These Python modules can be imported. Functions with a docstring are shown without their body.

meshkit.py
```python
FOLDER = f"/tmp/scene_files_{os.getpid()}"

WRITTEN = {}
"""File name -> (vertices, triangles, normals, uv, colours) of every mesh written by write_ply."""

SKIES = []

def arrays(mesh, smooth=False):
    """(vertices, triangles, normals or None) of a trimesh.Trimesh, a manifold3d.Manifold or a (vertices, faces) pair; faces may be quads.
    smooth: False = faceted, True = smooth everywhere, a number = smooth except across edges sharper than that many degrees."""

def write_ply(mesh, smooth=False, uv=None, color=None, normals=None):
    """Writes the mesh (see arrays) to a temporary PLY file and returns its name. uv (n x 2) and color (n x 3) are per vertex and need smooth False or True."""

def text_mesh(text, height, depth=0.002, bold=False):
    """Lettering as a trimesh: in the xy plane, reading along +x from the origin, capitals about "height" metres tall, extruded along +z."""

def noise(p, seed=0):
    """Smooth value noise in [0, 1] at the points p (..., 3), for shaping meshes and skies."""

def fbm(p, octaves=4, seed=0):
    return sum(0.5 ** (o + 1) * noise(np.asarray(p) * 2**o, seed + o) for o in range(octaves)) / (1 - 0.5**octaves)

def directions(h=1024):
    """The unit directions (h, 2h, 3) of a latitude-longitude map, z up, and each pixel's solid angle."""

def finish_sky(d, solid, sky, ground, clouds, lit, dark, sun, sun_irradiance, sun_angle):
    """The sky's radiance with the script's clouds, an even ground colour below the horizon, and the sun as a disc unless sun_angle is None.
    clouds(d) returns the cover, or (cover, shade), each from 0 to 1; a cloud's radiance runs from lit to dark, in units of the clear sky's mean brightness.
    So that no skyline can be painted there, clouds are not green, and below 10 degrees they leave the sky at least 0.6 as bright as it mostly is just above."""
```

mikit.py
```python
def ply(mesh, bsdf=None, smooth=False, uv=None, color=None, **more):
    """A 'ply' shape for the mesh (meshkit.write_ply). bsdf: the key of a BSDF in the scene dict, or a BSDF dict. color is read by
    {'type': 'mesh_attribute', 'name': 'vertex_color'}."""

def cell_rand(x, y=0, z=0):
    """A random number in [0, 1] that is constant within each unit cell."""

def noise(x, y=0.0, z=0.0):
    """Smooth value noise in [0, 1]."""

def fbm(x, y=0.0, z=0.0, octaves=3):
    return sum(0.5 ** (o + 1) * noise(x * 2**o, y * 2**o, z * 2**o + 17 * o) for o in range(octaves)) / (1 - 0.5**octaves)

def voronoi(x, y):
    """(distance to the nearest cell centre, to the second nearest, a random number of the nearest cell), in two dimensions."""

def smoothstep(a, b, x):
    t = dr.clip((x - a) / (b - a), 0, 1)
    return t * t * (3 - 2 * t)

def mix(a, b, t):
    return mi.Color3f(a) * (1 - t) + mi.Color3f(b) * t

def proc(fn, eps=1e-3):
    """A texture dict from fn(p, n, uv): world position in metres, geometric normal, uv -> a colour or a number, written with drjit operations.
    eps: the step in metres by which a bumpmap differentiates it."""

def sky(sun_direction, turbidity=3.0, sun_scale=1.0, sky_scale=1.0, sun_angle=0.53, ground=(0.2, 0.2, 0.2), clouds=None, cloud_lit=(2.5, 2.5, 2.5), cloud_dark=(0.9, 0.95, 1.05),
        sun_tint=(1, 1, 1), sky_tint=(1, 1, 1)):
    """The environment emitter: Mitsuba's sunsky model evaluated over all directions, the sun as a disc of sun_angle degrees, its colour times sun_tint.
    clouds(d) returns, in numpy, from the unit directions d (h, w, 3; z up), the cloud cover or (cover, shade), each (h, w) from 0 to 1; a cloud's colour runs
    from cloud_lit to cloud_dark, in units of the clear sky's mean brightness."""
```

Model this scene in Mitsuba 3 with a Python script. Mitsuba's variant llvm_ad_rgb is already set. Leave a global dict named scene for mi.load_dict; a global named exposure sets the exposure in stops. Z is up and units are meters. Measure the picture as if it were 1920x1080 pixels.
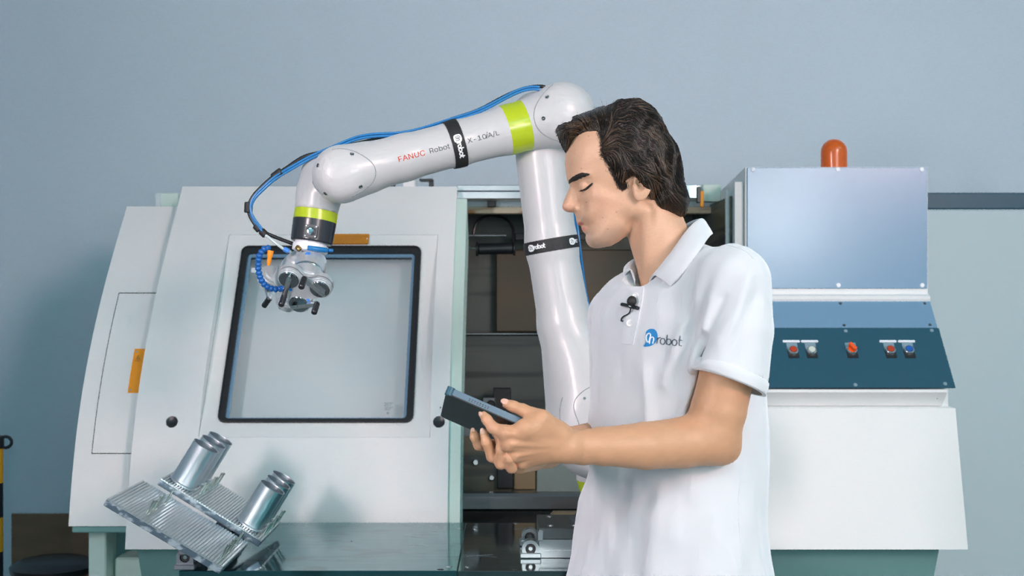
import math, random
import numpy as np, trimesh, drjit as dr, mitsuba as mi
import shapely.geometry as sg, shapely.affinity as sa
from shapely.ops import unary_union
from scipy.interpolate import PchipInterpolator, RegularGridInterpolator
from scipy.ndimage import distance_transform_edt, gaussian_filter, map_coordinates
from PIL import Image, ImageDraw
import mikit, meshkit
from mikit import ply, proc, noise, fbm, smoothstep, mix

random.seed(7)
RNG = np.random.default_rng(7)
T = mi.ScalarTransform4f
scene, labels = {}, {}

# ------------------------------------------------------------------ camera, lights, exposure
CAM = np.array([0.0, 0.0, 1.48]); F = 2400.0          # eye height; focal length in pixels of a 1920 px wide frame
scene['camera'] = {'type': 'thinlens', 'fov': math.degrees(2 * math.atan(960 / F)), 'fov_axis': 'x',
                   'aperture_radius': 0.0028, 'focus_distance': 2.35, 'near_clip': 0.05, 'far_clip': 60.0,
                   'to_world': T().look_at(origin=[0, 0, 1.48], target=[0, 1, 1.48], up=[0, 0, 1])}
exposure = 0.04
KEY = (46.5, 31.3, 30.0)         # big softbox on a high stand, front right
FILL = (18.0, 18.4, 18.8)        # LED panel behind the camera, to the right
SIDE = (104.0, 84.0, 86.0)        # LED lamp with flaps, front left
STRIP = (12.0, 12.0, 12.0)          # narrow upright LED strip right behind the camera
TEAL_FILL = (3.4, 11.6, 11.9)         # teal panels added under the ceiling, only for ambient light

# ------------------------------------------------------------------ helpers
def lin(r, g, b):
    c = np.array([r, g, b]) / 255.0
    return [float(x) for x in np.where(c <= .04045, c / 12.92, ((c + .055) / 1.055) ** 2.4)]

def rgb(c): return {'type': 'rgb', 'value': [float(x) for x in c]}

def at(px, py, Y):
    """the point at depth Y seen at this place of the frame"""
    return np.array([(px - 960) * Y / F, Y, 1.48 - (py - 540) * Y / F])

def mat(name, color=None, rough=.5, metal=0.0, spec=.5, bump=None, **k):
    d = {'type': 'principled', 'base_color': color if isinstance(color, dict) else rgb(color), 'roughness': rough, 'metallic': metal, 'specular': spec, **k}
    if bump is not None:
        d = {'type': 'bumpmap', 'arbitrary': bump[0], 'scale': bump[1], 'bsdf': d}
    scene['mat_' + name] = d if 'spec_trans' in k else {'type': 'twosided', 'bsdf': d}
    return 'mat_' + name

COUNT = {}
def newkey(base):
    n = COUNT.get(base, 0); COUNT[base] = n + 1
    return base if n == 0 else f'{base}_{n:03d}'

def part(parent, name, mesh, m, smooth=30, label=None, **kw):
    key = newkey((parent + '__' if parent else '') + name)
    scene[key] = ply(mesh, m, smooth, **kw)
    if label: labels[key] = {'label': label}
    return key

def tag(key, label, cat=None, group=None, kind=None):
    d = {}
    if label: d['label'] = label
    if cat: d['category'] = cat
    if group: d['group'] = group
    if kind: d['kind'] = kind
    labels[key] = d
    return key

def cat(ms): return trimesh.util.concatenate([m for m in ms if m is not None])

def box(x0, x1, y0, y1, z0, z1, b=0.0):
    x0, x1 = min(x0, x1), max(x0, x1)
    c = np.array([(x0 + x1) / 2, (y0 + y1) / 2, (z0 + z1) / 2]); h = np.array([x1 - x0, y1 - y0, z1 - z0]) / 2
    if b <= 0:
        m = trimesh.creation.box(2 * h); m.apply_translation(c); return m
    b = min(b, h.min() * .45); pts = []
    for s in np.ndindex(2, 2, 2):
        s = np.array(s) * 2 - 1
        for k in range(3):
            e = np.full(3, b); e[k] = 0
            pts.append(c + s * (h - e))
    return trimesh.convex.convex_hull(np.array(pts))

def frame(o, z, x=(1, 0, 0)):
    z = np.asarray(z, float); z = z / np.linalg.norm(z); x = np.asarray(x, float); x = x - z * (x @ z)
    if np.linalg.norm(x) < 1e-6:
        x = np.array([0, 1.0, 0]) - z * z[1]
    x /= np.linalg.norm(x); M = np.eye(4); M[:3, 0] = x; M[:3, 1] = np.cross(z, x); M[:3, 2] = z; M[:3, 3] = o
    return M

def move(m, M):
    m = m.copy(); m.apply_transform(M); return m

def revolve(prof, o=(0, 0, 0), axis=(0, 0, 1), n=40, x=(1, 0, 0)):
    """prof: (radius, height) pairs turned about the axis from o"""
    m = trimesh.creation.revolve(np.array(prof, float), sections=n)
    m.merge_vertices()
    if m.volume < 0: m.invert()
    return move(m, frame(o, axis, x))

def cyl(p0, p1, r, n=28, b=0.0):
    p0, p1 = np.asarray(p0, float), np.asarray(p1, float); L = np.linalg.norm(p1 - p0)
    pr = [(0, 0), (r, 0), (r, L), (0, L)] if b <= 0 else [(0, 0), (r - b, 0), (r, b), (r, L - b), (r - b, L), (0, L)]
    return revolve(pr, p0, p1 - p0, n)

def curve(pts, n=60):
    pts = np.asarray(pts, float); t = np.r_[0, np.cumsum(np.linalg.norm(np.diff(pts, axis=0), axis=1))]
    from scipy.interpolate import CubicSpline
    return CubicSpline(t, pts)(np.linspace(0, t[-1], n))

def tube(pts, r, n=10, closed=False):
    pts = np.asarray(pts, float); k = len(pts); r = np.broadcast_to(r, k)
    t = np.gradient(pts, axis=0) if not closed else np.roll(pts, -1, 0) - np.roll(pts, 1, 0)
    t /= np.linalg.norm(t, axis=1, keepdims=True) + 1e-12
    u = np.cross(t[0], [0.31, .2, .93]); u /= np.linalg.norm(u); V = []
    a = np.arange(n) * 2 * np.pi / n
    for i in range(k):
        u = u - t[i] * (u @ t[i]); u /= np.linalg.norm(u); w = np.cross(t[i], u)
        V.append(pts[i] + r[i] * (np.cos(a)[:, None] * u + np.sin(a)[:, None] * w))
    V = np.vstack(V); Fs = []
    for i in range(k if closed else k - 1):
        j = (i + 1) % k
        for q in range(n):
            p = (q + 1) % n
            Fs += [[i * n + q, i * n + p, j * n + p], [i * n + q, j * n + p, j * n + q]]
    if not closed:
        V = np.vstack([V, pts[0], pts[-1]]); e = len(V)
        for q in range(n):
            p = (q + 1) % n
            Fs += [[e - 2, p, q], [e - 1, (k - 1) * n + q, (k - 1) * n + p]]
    return trimesh.Trimesh(V, Fs, process=False)

def tubes(P_, R_, n=4):
    """many thin tubes at once: P_ (m, k, 3), R_ (m, k)"""
    m, k = P_.shape[:2]; t = np.gradient(P_, axis=1); t /= np.linalg.norm(t, axis=2, keepdims=True) + 1e-12
    u = np.cross(t, np.array([.31, .2, .93])); u /= np.linalg.norm(u, axis=2, keepdims=True) + 1e-12; w = np.cross(t, u)
    a = np.arange(n) * 2 * np.pi / n
    V = P_[:, :, None] + R_[:, :, None, None] * (np.cos(a)[:, None] * u[:, :, None] + np.sin(a)[:, None] * w[:, :, None])
    i, q = np.meshgrid(np.arange(k - 1), np.arange(n), indexing='ij'); i, q = i.ravel(), q.ravel(); p = (q + 1) % n
    f = np.vstack([np.stack([i * n + q, i * n + p, (i + 1) * n + p], 1), np.stack([i * n + q, (i + 1) * n + p, (i + 1) * n + q], 1)])
    Fs = (f[None] + (np.arange(m) * k * n)[:, None, None]).reshape(-1, 3)
    return trimesh.Trimesh(V.reshape(-1, 3), Fs, process=False)

def extrude(poly, depth, M=None):
    """a flat outline (or several) made into a plate of this thickness, along +z of M"""
    gs = [g for g in getattr(poly, 'geoms', [poly]) if not g.is_empty]
    m = cat([trimesh.creation.extrude_polygon(g, depth, engine='earcut') for g in gs])
    return m if M is None else move(m, M)

def extrude_x(yz, x0, x1):
    m = trimesh.creation.extrude_polygon(sg.Polygon(yz), x1 - x0, engine='earcut')
    v = m.vertices; m.vertices = np.stack([v[:, 2] + x0, v[:, 0], v[:, 1]], 1)
    return m

def rrect(x0, y0, x1, y1, r):
    return sg.box(x0 + r, y0 + r, x1 - r, y1 - r).buffer(r, quad_segs=6)

def strokes(lines, w):
    return unary_union([sg.LineString(l).buffer(w / 2, quad_segs=4) for l in lines])

def thick(front, back, mask=None):
    """a sheet from two grids of points (n, m, 3), front and back; mask says which cells exist"""
    n, m = front.shape[:2]
    mask = np.ones((n - 1, m - 1), bool) if mask is None else mask
    V = np.vstack([front.reshape(-1, 3), back.reshape(-1, 3)]); B = n * m; Fs = []
    I = lambda i, j: i * m + j
    pad = np.pad(mask, 1)
    for i, j in zip(*np.nonzero(mask)):
        a, b, c, d = I(i, j), I(i, j + 1), I(i + 1, j + 1), I(i + 1, j)
        Fs += [[a, b, c], [a, c, d], [B + a, B + c, B + b], [B + a, B + d, B + c]]
        for (di, dj, p, q) in ((-1, 0, a, b), (0, 1, b, c), (1, 0, c, d), (0, -1, d, a)):
            if not pad[i + 1 + di, j + 1 + dj]:
                Fs += [[p, B + p, B + q], [p, B + q, q]]
    t = trimesh.Trimesh(V, Fs, process=False); t.remove_unreferenced_vertices()
    if t.volume < 0: t.invert()
    return t

def nets(f, lo, h):
    """closed surface where the grid f (negative inside) crosses zero; lo = first grid point, h = spacing"""
    s = f < 0; nx, ny, nz = f.shape
    acc = np.zeros((nx - 1, ny - 1, nz - 1, 3)); cnt = np.zeros((nx - 1, ny - 1, nz - 1))
    cs = lambda a: tuple(slice(a[k], a[k] + (nx, ny, nz)[k] - 1) for k in range(3))
    for ax in range(3):
        for a, b in np.ndindex(2, 2):
            p0 = [a, b]; p0.insert(ax, 0); p1 = [a, b]; p1.insert(ax, 1)
            f0, f1 = f[cs(p0)], f[cs(p1)]; on = (f0 < 0) != (f1 < 0)
            t = np.where(on, f0 / np.where(on, f0 - f1, 1), 0)
            for k in range(3):
                acc[..., k] += on * (t if k == ax else p0[k])
            cnt += on
    act = cnt > 0; idx = -np.ones(act.shape, int); idx[act] = np.arange(act.sum())
    V = (np.argwhere(act) + acc[act] / cnt[act][:, None]) * h + lo
    Fs = []
    for ax in range(3):
        o = [k for k in range(3) if k != ax]
        a = np.take(s, range(s.shape[ax] - 1), ax); b = np.take(s, range(1, s.shape[ax]), ax)
        e = np.argwhere(a != b); e = e[(e[:, o[0]] > 0) & (e[:, o[1]] > 0) & (e[:, o[0]] < f.shape[o[0]] - 1) & (e[:, o[1]] < f.shape[o[1]] - 1)]
        ins = s[tuple(e.T)]
        def C(d0, d1):
            q = e.copy(); q[:, o[0]] -= d0; q[:, o[1]] -= d1; return idx[tuple(q.T)]
        q = np.stack([C(1, 1), C(0, 1), C(0, 0), C(1, 0)], 1)
        flip = ins == (ax == 1); q[flip] = q[flip][:, ::-1]
        Fs.append(q)
    q = np.vstack(Fs); tri = np.vstack([q[:, [0, 1, 2]], q[:, [0, 2, 3]]])
    m = trimesh.Trimesh(V, tri, process=False)
    if m.volume < 0: m.invert()
    return m

def relax(m, it, lam=.5, nu=-.52):
    """smooths the mesh without shrinking it"""
    from scipy.sparse import coo_matrix, diags
    f = m.faces; n = len(m.vertices); i = np.r_[f[:, 0], f[:, 1], f[:, 2], f[:, 1], f[:, 2], f[:, 0]]; j = np.r_[f[:, 1], f[:, 2], f[:, 0], f[:, 0], f[:, 1], f[:, 2]]
    Ad = coo_matrix((np.ones(len(i)), (i, j)), (n, n)).tocsr(); Ad.data[:] = 1
    Ad = diags(1 / np.maximum(np.asarray(Ad.sum(1)).ravel(), 1)) @ Ad; v = np.array(m.vertices)
    for _ in range(it):
        v = v + lam * (Ad @ v - v); v = v + nu * (Ad @ v - v)
    m.vertices = v
    return m

class Field:
    """points of a box to evaluate distance fields on"""
    def __init__(s, lo, hi, h):
        s.lo, s.h = np.array(lo, float), h
        s.ax = [np.arange(lo[k], hi[k] + h, h, dtype=np.float32) for k in range(3)]
        s.x, s.y, s.z = np.meshgrid(*s.ax, indexing='ij', sparse=True)
    def cone(s, a, b, ra, rb):
        """a round bar from a to b whose radius goes from ra to rb"""
        a, b = np.asarray(a, float), np.asarray(b, float); d = b - a; L2 = d @ d + 1e-12
        t = np.clip(((s.x - a[0]) * d[0] + (s.y - a[1]) * d[1] + (s.z - a[2]) * d[2]) / L2, 0, 1)
        return np.sqrt((s.x - a[0] - t * d[0]) ** 2 + (s.y - a[1] - t * d[1]) ** 2 + (s.z - a[2] - t * d[2]) ** 2) - (ra + (rb - ra) * t)
    def ball(s, c, r): return np.sqrt((s.x - c[0]) ** 2 + (s.y - c[1]) ** 2 + (s.z - c[2]) ** 2) - r
    def ell(s, c, r, R=None):
        d = [s.x - c[0], s.y - c[1], s.z - c[2]]
        if R is not None:
            R = np.asarray(R); d = [d[0] * R[0, k] + d[1] * R[1, k] + d[2] * R[2, k] for k in range(3)]
        k0 = np.sqrt((d[0] / r[0]) ** 2 + (d[1] / r[1]) ** 2 + (d[2] / r[2]) ** 2)
        k1 = np.sqrt((d[0] / r[0] ** 2) ** 2 + (d[1] / r[1] ** 2) ** 2 + (d[2] / r[2] ** 2) ** 2) + 1e-9
        return k0 * (k0 - 1) / k1
    def plane(s, o, n):
        n = np.asarray(n, float) / np.linalg.norm(n)
        return (s.x - o[0]) * n[0] + (s.y - o[1]) * n[1] + (s.z - o[2]) * n[2]
    def mesh(s, f, smooth=0):
        m = nets(np.broadcast_to(f, tuple(len(a) for a in s.ax)).astype(np.float32), s.lo, s.h)
        if smooth: relax(m, smooth)
        return m

def smin(a, b, k):
    h = np.clip(.5 + .5 * (b - a) / k, 0, 1)
    return b * (1 - h) + a * h - k * h * (1 - h)
def smax(a, b, k): return -smin(-a, -b, k)
def rotm(axis, deg):
    return trimesh.transformations.rotation_matrix(math.radians(deg), axis)[:3, :3]
# ------------------------------------------------------------------ materials of the room and the machine
def wall_fn(p, n, uv):
    m = fbm(p.x * 1.3 + 5, p.y * 1.3, p.z * 1.3, 4) - .5
    g = noise(p.x * 160, p.y * 160, p.z * 160) - .5
    return mi.Color3f(.53, .63, .70) * (1 + .07 * m + .05 * g)
mat('wall', proc(wall_fn), .85, spec=.2)
mat('brown_board', proc(lambda p, n, uv: mix((.20, .125, .075), (.13, .08, .05), fbm(p.x * 5, p.y * 5, p.z * 22))), .7)
mat('floor', proc(lambda p, n, uv: mix((.16, .19, .19), (.22, .25, .25), fbm(p.x * 3, p.y * 3, 0, 4))), .45)
mat('ceiling', (.5, .58, .6), .9)
mat('white_paint', proc(lambda p, n, uv: mi.Color3f(.72, .735, .73) * (1 + .035 * (fbm(p.x * 2.2, p.y * 2.2, p.z * 2.2, 4) - .5) + .03 * (noise(p.x * 300, p.y * 300, p.z * 300) - .5))), .52, spec=.35)
mat('green_paint', (.52, .66, .60), .45)
mat('base_paint', (.15, .31, .30), .5)
mat('grey_paint', (.50, .59, .615), .5)
mat('dark_gap', (.035, .05, .05), .6)
mat('rubber', (.012, .014, .016), .45)
mat('black_plastic', (.012, .014, .017), .32)
mat('blue_lacquer', (.15, .28, .41), .24, spec=.7, clearcoat=.4, clearcoat_gloss=.85)
mat('slate_lacquer', (.016, .078, .118), .42)
mat('blind', (.60, .67, .69), .55)
mat('orange_label', (.80, .30, .012), .5)
mat('orange_label_dark', (.55, .20, .012), .5)
mat('ink', (.03, .03, .03), .6)
mat('brown_ink', (.42, .17, .02), .6)
mat('aluminium', (.62, .65, .67), .28, 1.0)
mat('steel', (.55, .57, .58), .22, 1.0)
mat('chrome', (.75, .77, .78), .08, 1.0)
mat('dark_steel', (.20, .22, .23), .3, 1.0)
mat('chamber', proc(lambda p, n, uv: mix(mix((.075, .095, .085), (.11, .10, .062), smoothstep(.42, .68, fbm(p.x * 3.1 + 3, p.y * 3, p.z * 2.3 + 8, 4))), (.03, .04, .04), smoothstep(.5, .75, fbm(p.x * 1.5, p.y * 1.5, p.z * 24, 3)))), .42, spec=.5)
mat('chamber_brown', proc(lambda p, n, uv: mix((.11, .085, .042), (.065, .062, .045), fbm(p.x * 4, p.y * 9, p.z * 9, 4))), .5)
mat('rust', (.13, .095, .045), .6); mat('dull_green', (.11, .15, .14), .5)
mat('beige_rail', proc(lambda p, n, uv: mix((.52, .47, .34), (.30, .17, .07), smoothstep(.52, .72, fbm(p.x * 14, p.y * 20, p.z * 60, 3)))), .6)
scene['mat_pane'] = {'type': 'thindielectric', 'int_ior': 1.49}
mat('red_button', (.42, .045, .012), .25, clearcoat=.6)
mat('orange_knob', (.86, .10, .008), .3, clearcoat=.5)
mat('white_button', (.55, .62, .55), .25, clearcoat=.6)
mat('blue_button', (.008, .10, .40), .25, clearcoat=.6)
mat('white_plate', (.78, .80, .84), .4)
mat('grey_plate', (.20, .30, .35), .4)
mat('beacon', (.72, .125, .004), .2, spec_trans=.3, clearcoat=.5)
mat('beacon_core', (.9, .32, .03), .4)

# ------------------------------------------------------------------ the room
WALL_Y = 5.2
XL, XR, YF, ZC = -4.2, 5.2, -3.8, 4.4
tag(part('', 'wall_back', box(XL, XR, WALL_Y, WALL_Y + .15, 0, ZC), 'mat_wall', False), 'blue-grey painted wall behind the machine', kind='structure')
tag(part('', 'wall_left', box(XL - .15, XL, YF, WALL_Y + .15, 0, ZC), 'mat_wall', False), 'painted side wall left of the workshop', kind='structure')
tag(part('', 'wall_right', box(XR, XR + .15, YF, WALL_Y + .15, 0, ZC), 'mat_wall', False), 'painted side wall right of the workshop', kind='structure')
tag(part('', 'wall_front', box(XL, XR, YF - .15, YF, 0, ZC), 'mat_wall', False), 'painted wall behind the photographer', kind='structure')
tag(part('', 'floor', box(XL, XR, YF, WALL_Y, -.1, 0), 'mat_floor', False), 'grey workshop floor', kind='structure')
tag(part('', 'ceiling', box(XL, XR, YF, WALL_Y, ZC, ZC + .1), 'mat_ceiling', False), 'plain workshop ceiling', kind='structure')
tag(part('', 'trim_1', box(-2.03, -1.0, WALL_Y - .012, WALL_Y - .0005, 0.0, .565, .003), 'mat_brown_board', False), 'brown board along the foot of the back wall', kind='structure')

def area_lamp(key, o, to, w, h, power, label, depth=.12, cat_='lamp', kind=None):
    """a lit panel in a black housing"""
    M = frame(o, np.asarray(to, float) - o, (1, 0, 0) if abs(to[2] - o[2]) < 1 else (1, 0, 0))
    q = trimesh.Trimesh([[-w / 2, -h / 2, 0], [w / 2, -h / 2, 0], [w / 2, h / 2, 0], [-w / 2, h / 2, 0]], [[0, 1, 2], [0, 2, 3]], process=False)
    k = newkey(key)
    hs = box(-w / 2 - .02, w / 2 + .02, -h / 2 - .02, h / 2 + .02, -depth, -.004, .01)
    part(k, 'housing', move(hs, M), 'mat_black_plastic')
    e = part(k, 'diffuser', move(q, M), 'mat_white_plate', False)
    scene[e]['emitter'] = {'type': 'area', 'radiance': rgb(power)}
    return k, M
def lamp_stand(k, o):
    o = np.asarray(o, float)
    part(k, 'stand', cyl([o[0], o[1], 0], o, .016), 'mat_black_plastic')
    part(k, 'foot', cat([cyl([o[0], o[1], .4], [o[0] + .45 * math.cos(a), o[1] + .45 * math.sin(a), .01], .011) for a in (0.3, 2.4, 4.5)]), 'mat_black_plastic')
k, M = area_lamp('softbox', np.array([2.9, -2.0, 3.3]), np.array([-.1, 4.4, 1.5]), 1.15, .95, KEY, '')
tag(k, 'large softbox on a high stand, front right of the machine', 'studio light'); lamp_stand(k, [2.97, -2.16, 3.25])
k, M = area_lamp('flat_lamp', np.array([1.70, -1.0, 1.97]), np.array([0.8, 3.8, 1.7]), .66, .62, FILL, '', .06)
tag(k, 'wide LED panel on a stand behind the camera, to the right', 'studio light'); lamp_stand(k, [1.72, -1.06, 1.9])
k, M = area_lamp('led_strip', np.array([.12, -1.0, 1.5]), np.array([0.0, 3.0, 1.75]), .30, .9, STRIP, '', .06)
tag(k, 'narrow upright LED strip right behind the camera', 'studio light'); lamp_stand(k, [.12, -1.06, 1.4])
k, M = area_lamp('led_bar', np.array([-1.7, .2, 2.0]), np.array([-.37, 2.5, 1.45]), .25, .8, SIDE, '', .06)
tag(k, 'slim LED lamp with added black side flaps on a stand left of the camera', 'studio light'); lamp_stand(k, [-1.73, .15, 1.9])
for sx in (-1, 1):
    part(k, 'flap', move(box(sx * .150 - .003, sx * .150 + .003, -.44, .44, -.02, .42), M), 'mat_black_plastic', False)  # flaps added to keep this lamp off the left wall
for x, y, w_ in ((3.9, 1.0, 'added ambient panel nearest the right wall, above the console side'), (2.9, -1.4, 'added ambient panel above the right side, in front of the console'),
                (-1.5, -2.8, 'added ambient panel behind the camera on the left'), (1.5, -2.8, 'added ambient panel behind the camera on the right')):
    k, M = area_lamp('ceiling_lamp', np.array([x, y, ZC - .08]), np.array([x, y, 0]), 1.5, .6, TEAL_FILL, '', .07)
    tag(k, w_, 'added ambient panel', 'added ambient panels')

# ------------------------------------------------------------------ the lathe
L = 'lathe'
labels[L] = {'label': 'large white and grey machine tool with sloping front, window door and open work chamber', 'category': 'machine'}
ZP = [.60, .765, .95, 1.015, 1.181, 1.3255, 1.464, 1.5445, 1.628, 1.715, 1.805, 1.9]
YP = [3.475, 3.502, 3.538, 3.560, 3.628, 3.708, 3.805, 3.873, 3.950, 4.032, 4.110, 4.20]
_pc = np.polyfit(ZP, YP, 4)
YF_ = lambda z: np.polyval(_pc, z)

def shell(x0, x1, z0, z1, dy, tk, hole=None, nz=28):
    zs = np.linspace(z0, z1, nz); xs = [x0, x1]
    if hole:
        xs = [x0, hole[0], hole[1], x1]; zs = np.unique(np.r_[np.linspace(z0, hole[2], 8), np.linspace(hole[2], hole[3], 18), np.linspace(hole[3], z1, 6)])
    X, Z = np.meshgrid(xs, zs); Y = YF_(Z) + dy
    d = np.polyval(np.polyder(_pc), Z); nn = np.stack([0 * d, np.ones_like(d), -d], -1); nn /= np.linalg.norm(nn, axis=-1, keepdims=True)
    fr = np.stack([X, Y, Z], -1); mask = np.ones((len(zs) - 1, len(xs) - 1), bool)
    if hole:
        zc = (zs[1:] + zs[:-1]) / 2; mask[(zc > hole[2]) & (zc < hole[3]), 1] = False
    return thick(fr, fr + nn * tk, mask)

# left housing
DL = .062
lc = part(L, 'left_cover', cat([shell(-1.238, -.95, .815, 1.742, DL, .03),
     extrude_x([(YF_(z) + DL + .001, z) for z in np.linspace(.815, 1.742, 16)] + [(4.9, 1.742), (4.9, .815)], -1.238, -1.225),
     box(-1.238, -.2, YF_(1.742) + DL, 4.9, 1.728, 1.742, .003)]), 'mat_white_paint', 25)
hx0, hz0, hz1 = -1.189, 1.011, 1.466
def front_strip(x0, x1, z0, z1, dy, tk, nz=14): return shell(x0, x1, z0, z1, dy, tk, nz=nz)
part(lc, 'hatch', front_strip(hx0 + .0028, -.96, hz0 + .0028, hz1 - .0028, DL - .003, .003), 'mat_white_paint', 25)
part(lc, 'hatch_gap', cat([front_strip(hx0, hx0 + .0028, hz0, hz1, DL - .0012, .0012), front_strip(hx0, -.96, hz1 - .0028, hz1, DL - .0012, .0012, 3), front_strip(hx0, -.96, hz0, hz0 + .0028, DL - .0012, .0012, 3)]), 'mat_dark_gap', 25)
a, b = at(256.5, 655, 3.78), at(239, 738, 3.69)
part(lc, 'warning_label', front_strip(-1.1055, -1.066, 1.179, 1.302, DL - .0055, .0025), 'mat_orange_label', 25, 'upright orange warning label')
part(lc, 'label_sign', cat([front_strip(-1.0985 + .0006 * i, -1.0835 - .0006 * i, 1.2715 + .0011 * i, 1.2726 + .0011 * i, DL - .0062, .0007, 2) for i in range(0, 12)] + [front_strip(-1.0985, -1.0835, 1.267, 1.269, DL - .0062, .0007, 2)]), 'mat_brown_ink', 25, 'printed warning triangle')
for z in (1.294, 1.187):
    part(lc, 'rivet', cyl([-1.098, YF_(z) + DL - .008, z], [-1.098, YF_(z) + DL, z], .0028, 12), 'mat_steel')
part(L, 'cover_lip', cat([box(-1.232, -.3, YF_(.8) + DL + .012, 4.9, .795, .815, .003)]), 'mat_base_paint')
# plinth
part(L, 'base', cat([extrude_x([(3.56, .765), (3.80, .30), (3.80, .0), (4.85, 0), (4.85, .765)], -1.045, 1.19), ]), 'mat_base_paint')
part(L, 'leg', box(-1.205, -1.155, 3.64, 3.74, 0, .795, .004), 'mat_green_paint')
part(L, 'leg', box(-1.205, -1.155, 4.6, 4.7, 0, .795, .004), 'mat_green_paint')
part(L, 'side_box', box(-1.15, -1.0, 3.70, 4.6, .10, .70, .006), 'mat_green_paint')
part(L, 'side_plate', box(-1.225, -.98, 3.80, 4.85, .02, .795, .004), 'mat_base_paint')
for x in (-1.128, -1.112):
    part(L, 'bolt', cyl([x, 3.79, .756], [x, 3.80, .756], .005, 12), 'mat_steel')

# sliding door with its window
DX0, DX1, DZ0, DZ1 = -1.0588, -.177, .765, 1.806
HX0, HX1, HZ0, HZ1 = -.876, -.229, 1.0627, 1.645
dr_ = part(L, 'sliding_door', cat([shell(DX0, DX1, DZ0, DZ1, 0, .045, (HX0, HX1, HZ0, HZ1)),
      box(DX0, DX1, YF_(1.806) + .0, 4.45, 1.788, 1.806, .003)]), 'mat_white_paint', 25)
A = np.array([0, YF_(HZ0), HZ0]); B = np.array([0, YF_(HZ1), HZ1]); V = (B - A); VL = np.linalg.norm(V); V /= VL
N = np.cross([1, 0, 0], V)          # out of the window, up and to the front
CH = frame(A + N * -.001, N, (1, 0, 0))   # x along the machine, y up the slope
def on_plane(px, py, o=A, n=N):
    d = np.array([(px - 960) / F, 1, -(py - 540) / F]); p = CAM + d * (((o - CAM) @ n) / (d @ n))
    q = np.linalg.inv(CH) @ np.r_[p, 1]
    return q[:2]
c = [on_plane(*q) for q in ((450, 463), (790, 463), (775, 793), (412, 793))]
wx0, wx1 = (c[0][0] + c[3][0]) / 2, (c[1][0] + c[2][0]) / 2; wy0, wy1 = (c[2][1] + c[3][1]) / 2, (c[0][1] + c[1][1]) / 2
outer = rrect(wx0, wy0, wx1, wy1, .022); inner = rrect(wx0 + .0195, wy0 + .012, wx1 - .0195, wy1 - .022, .012)
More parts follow.
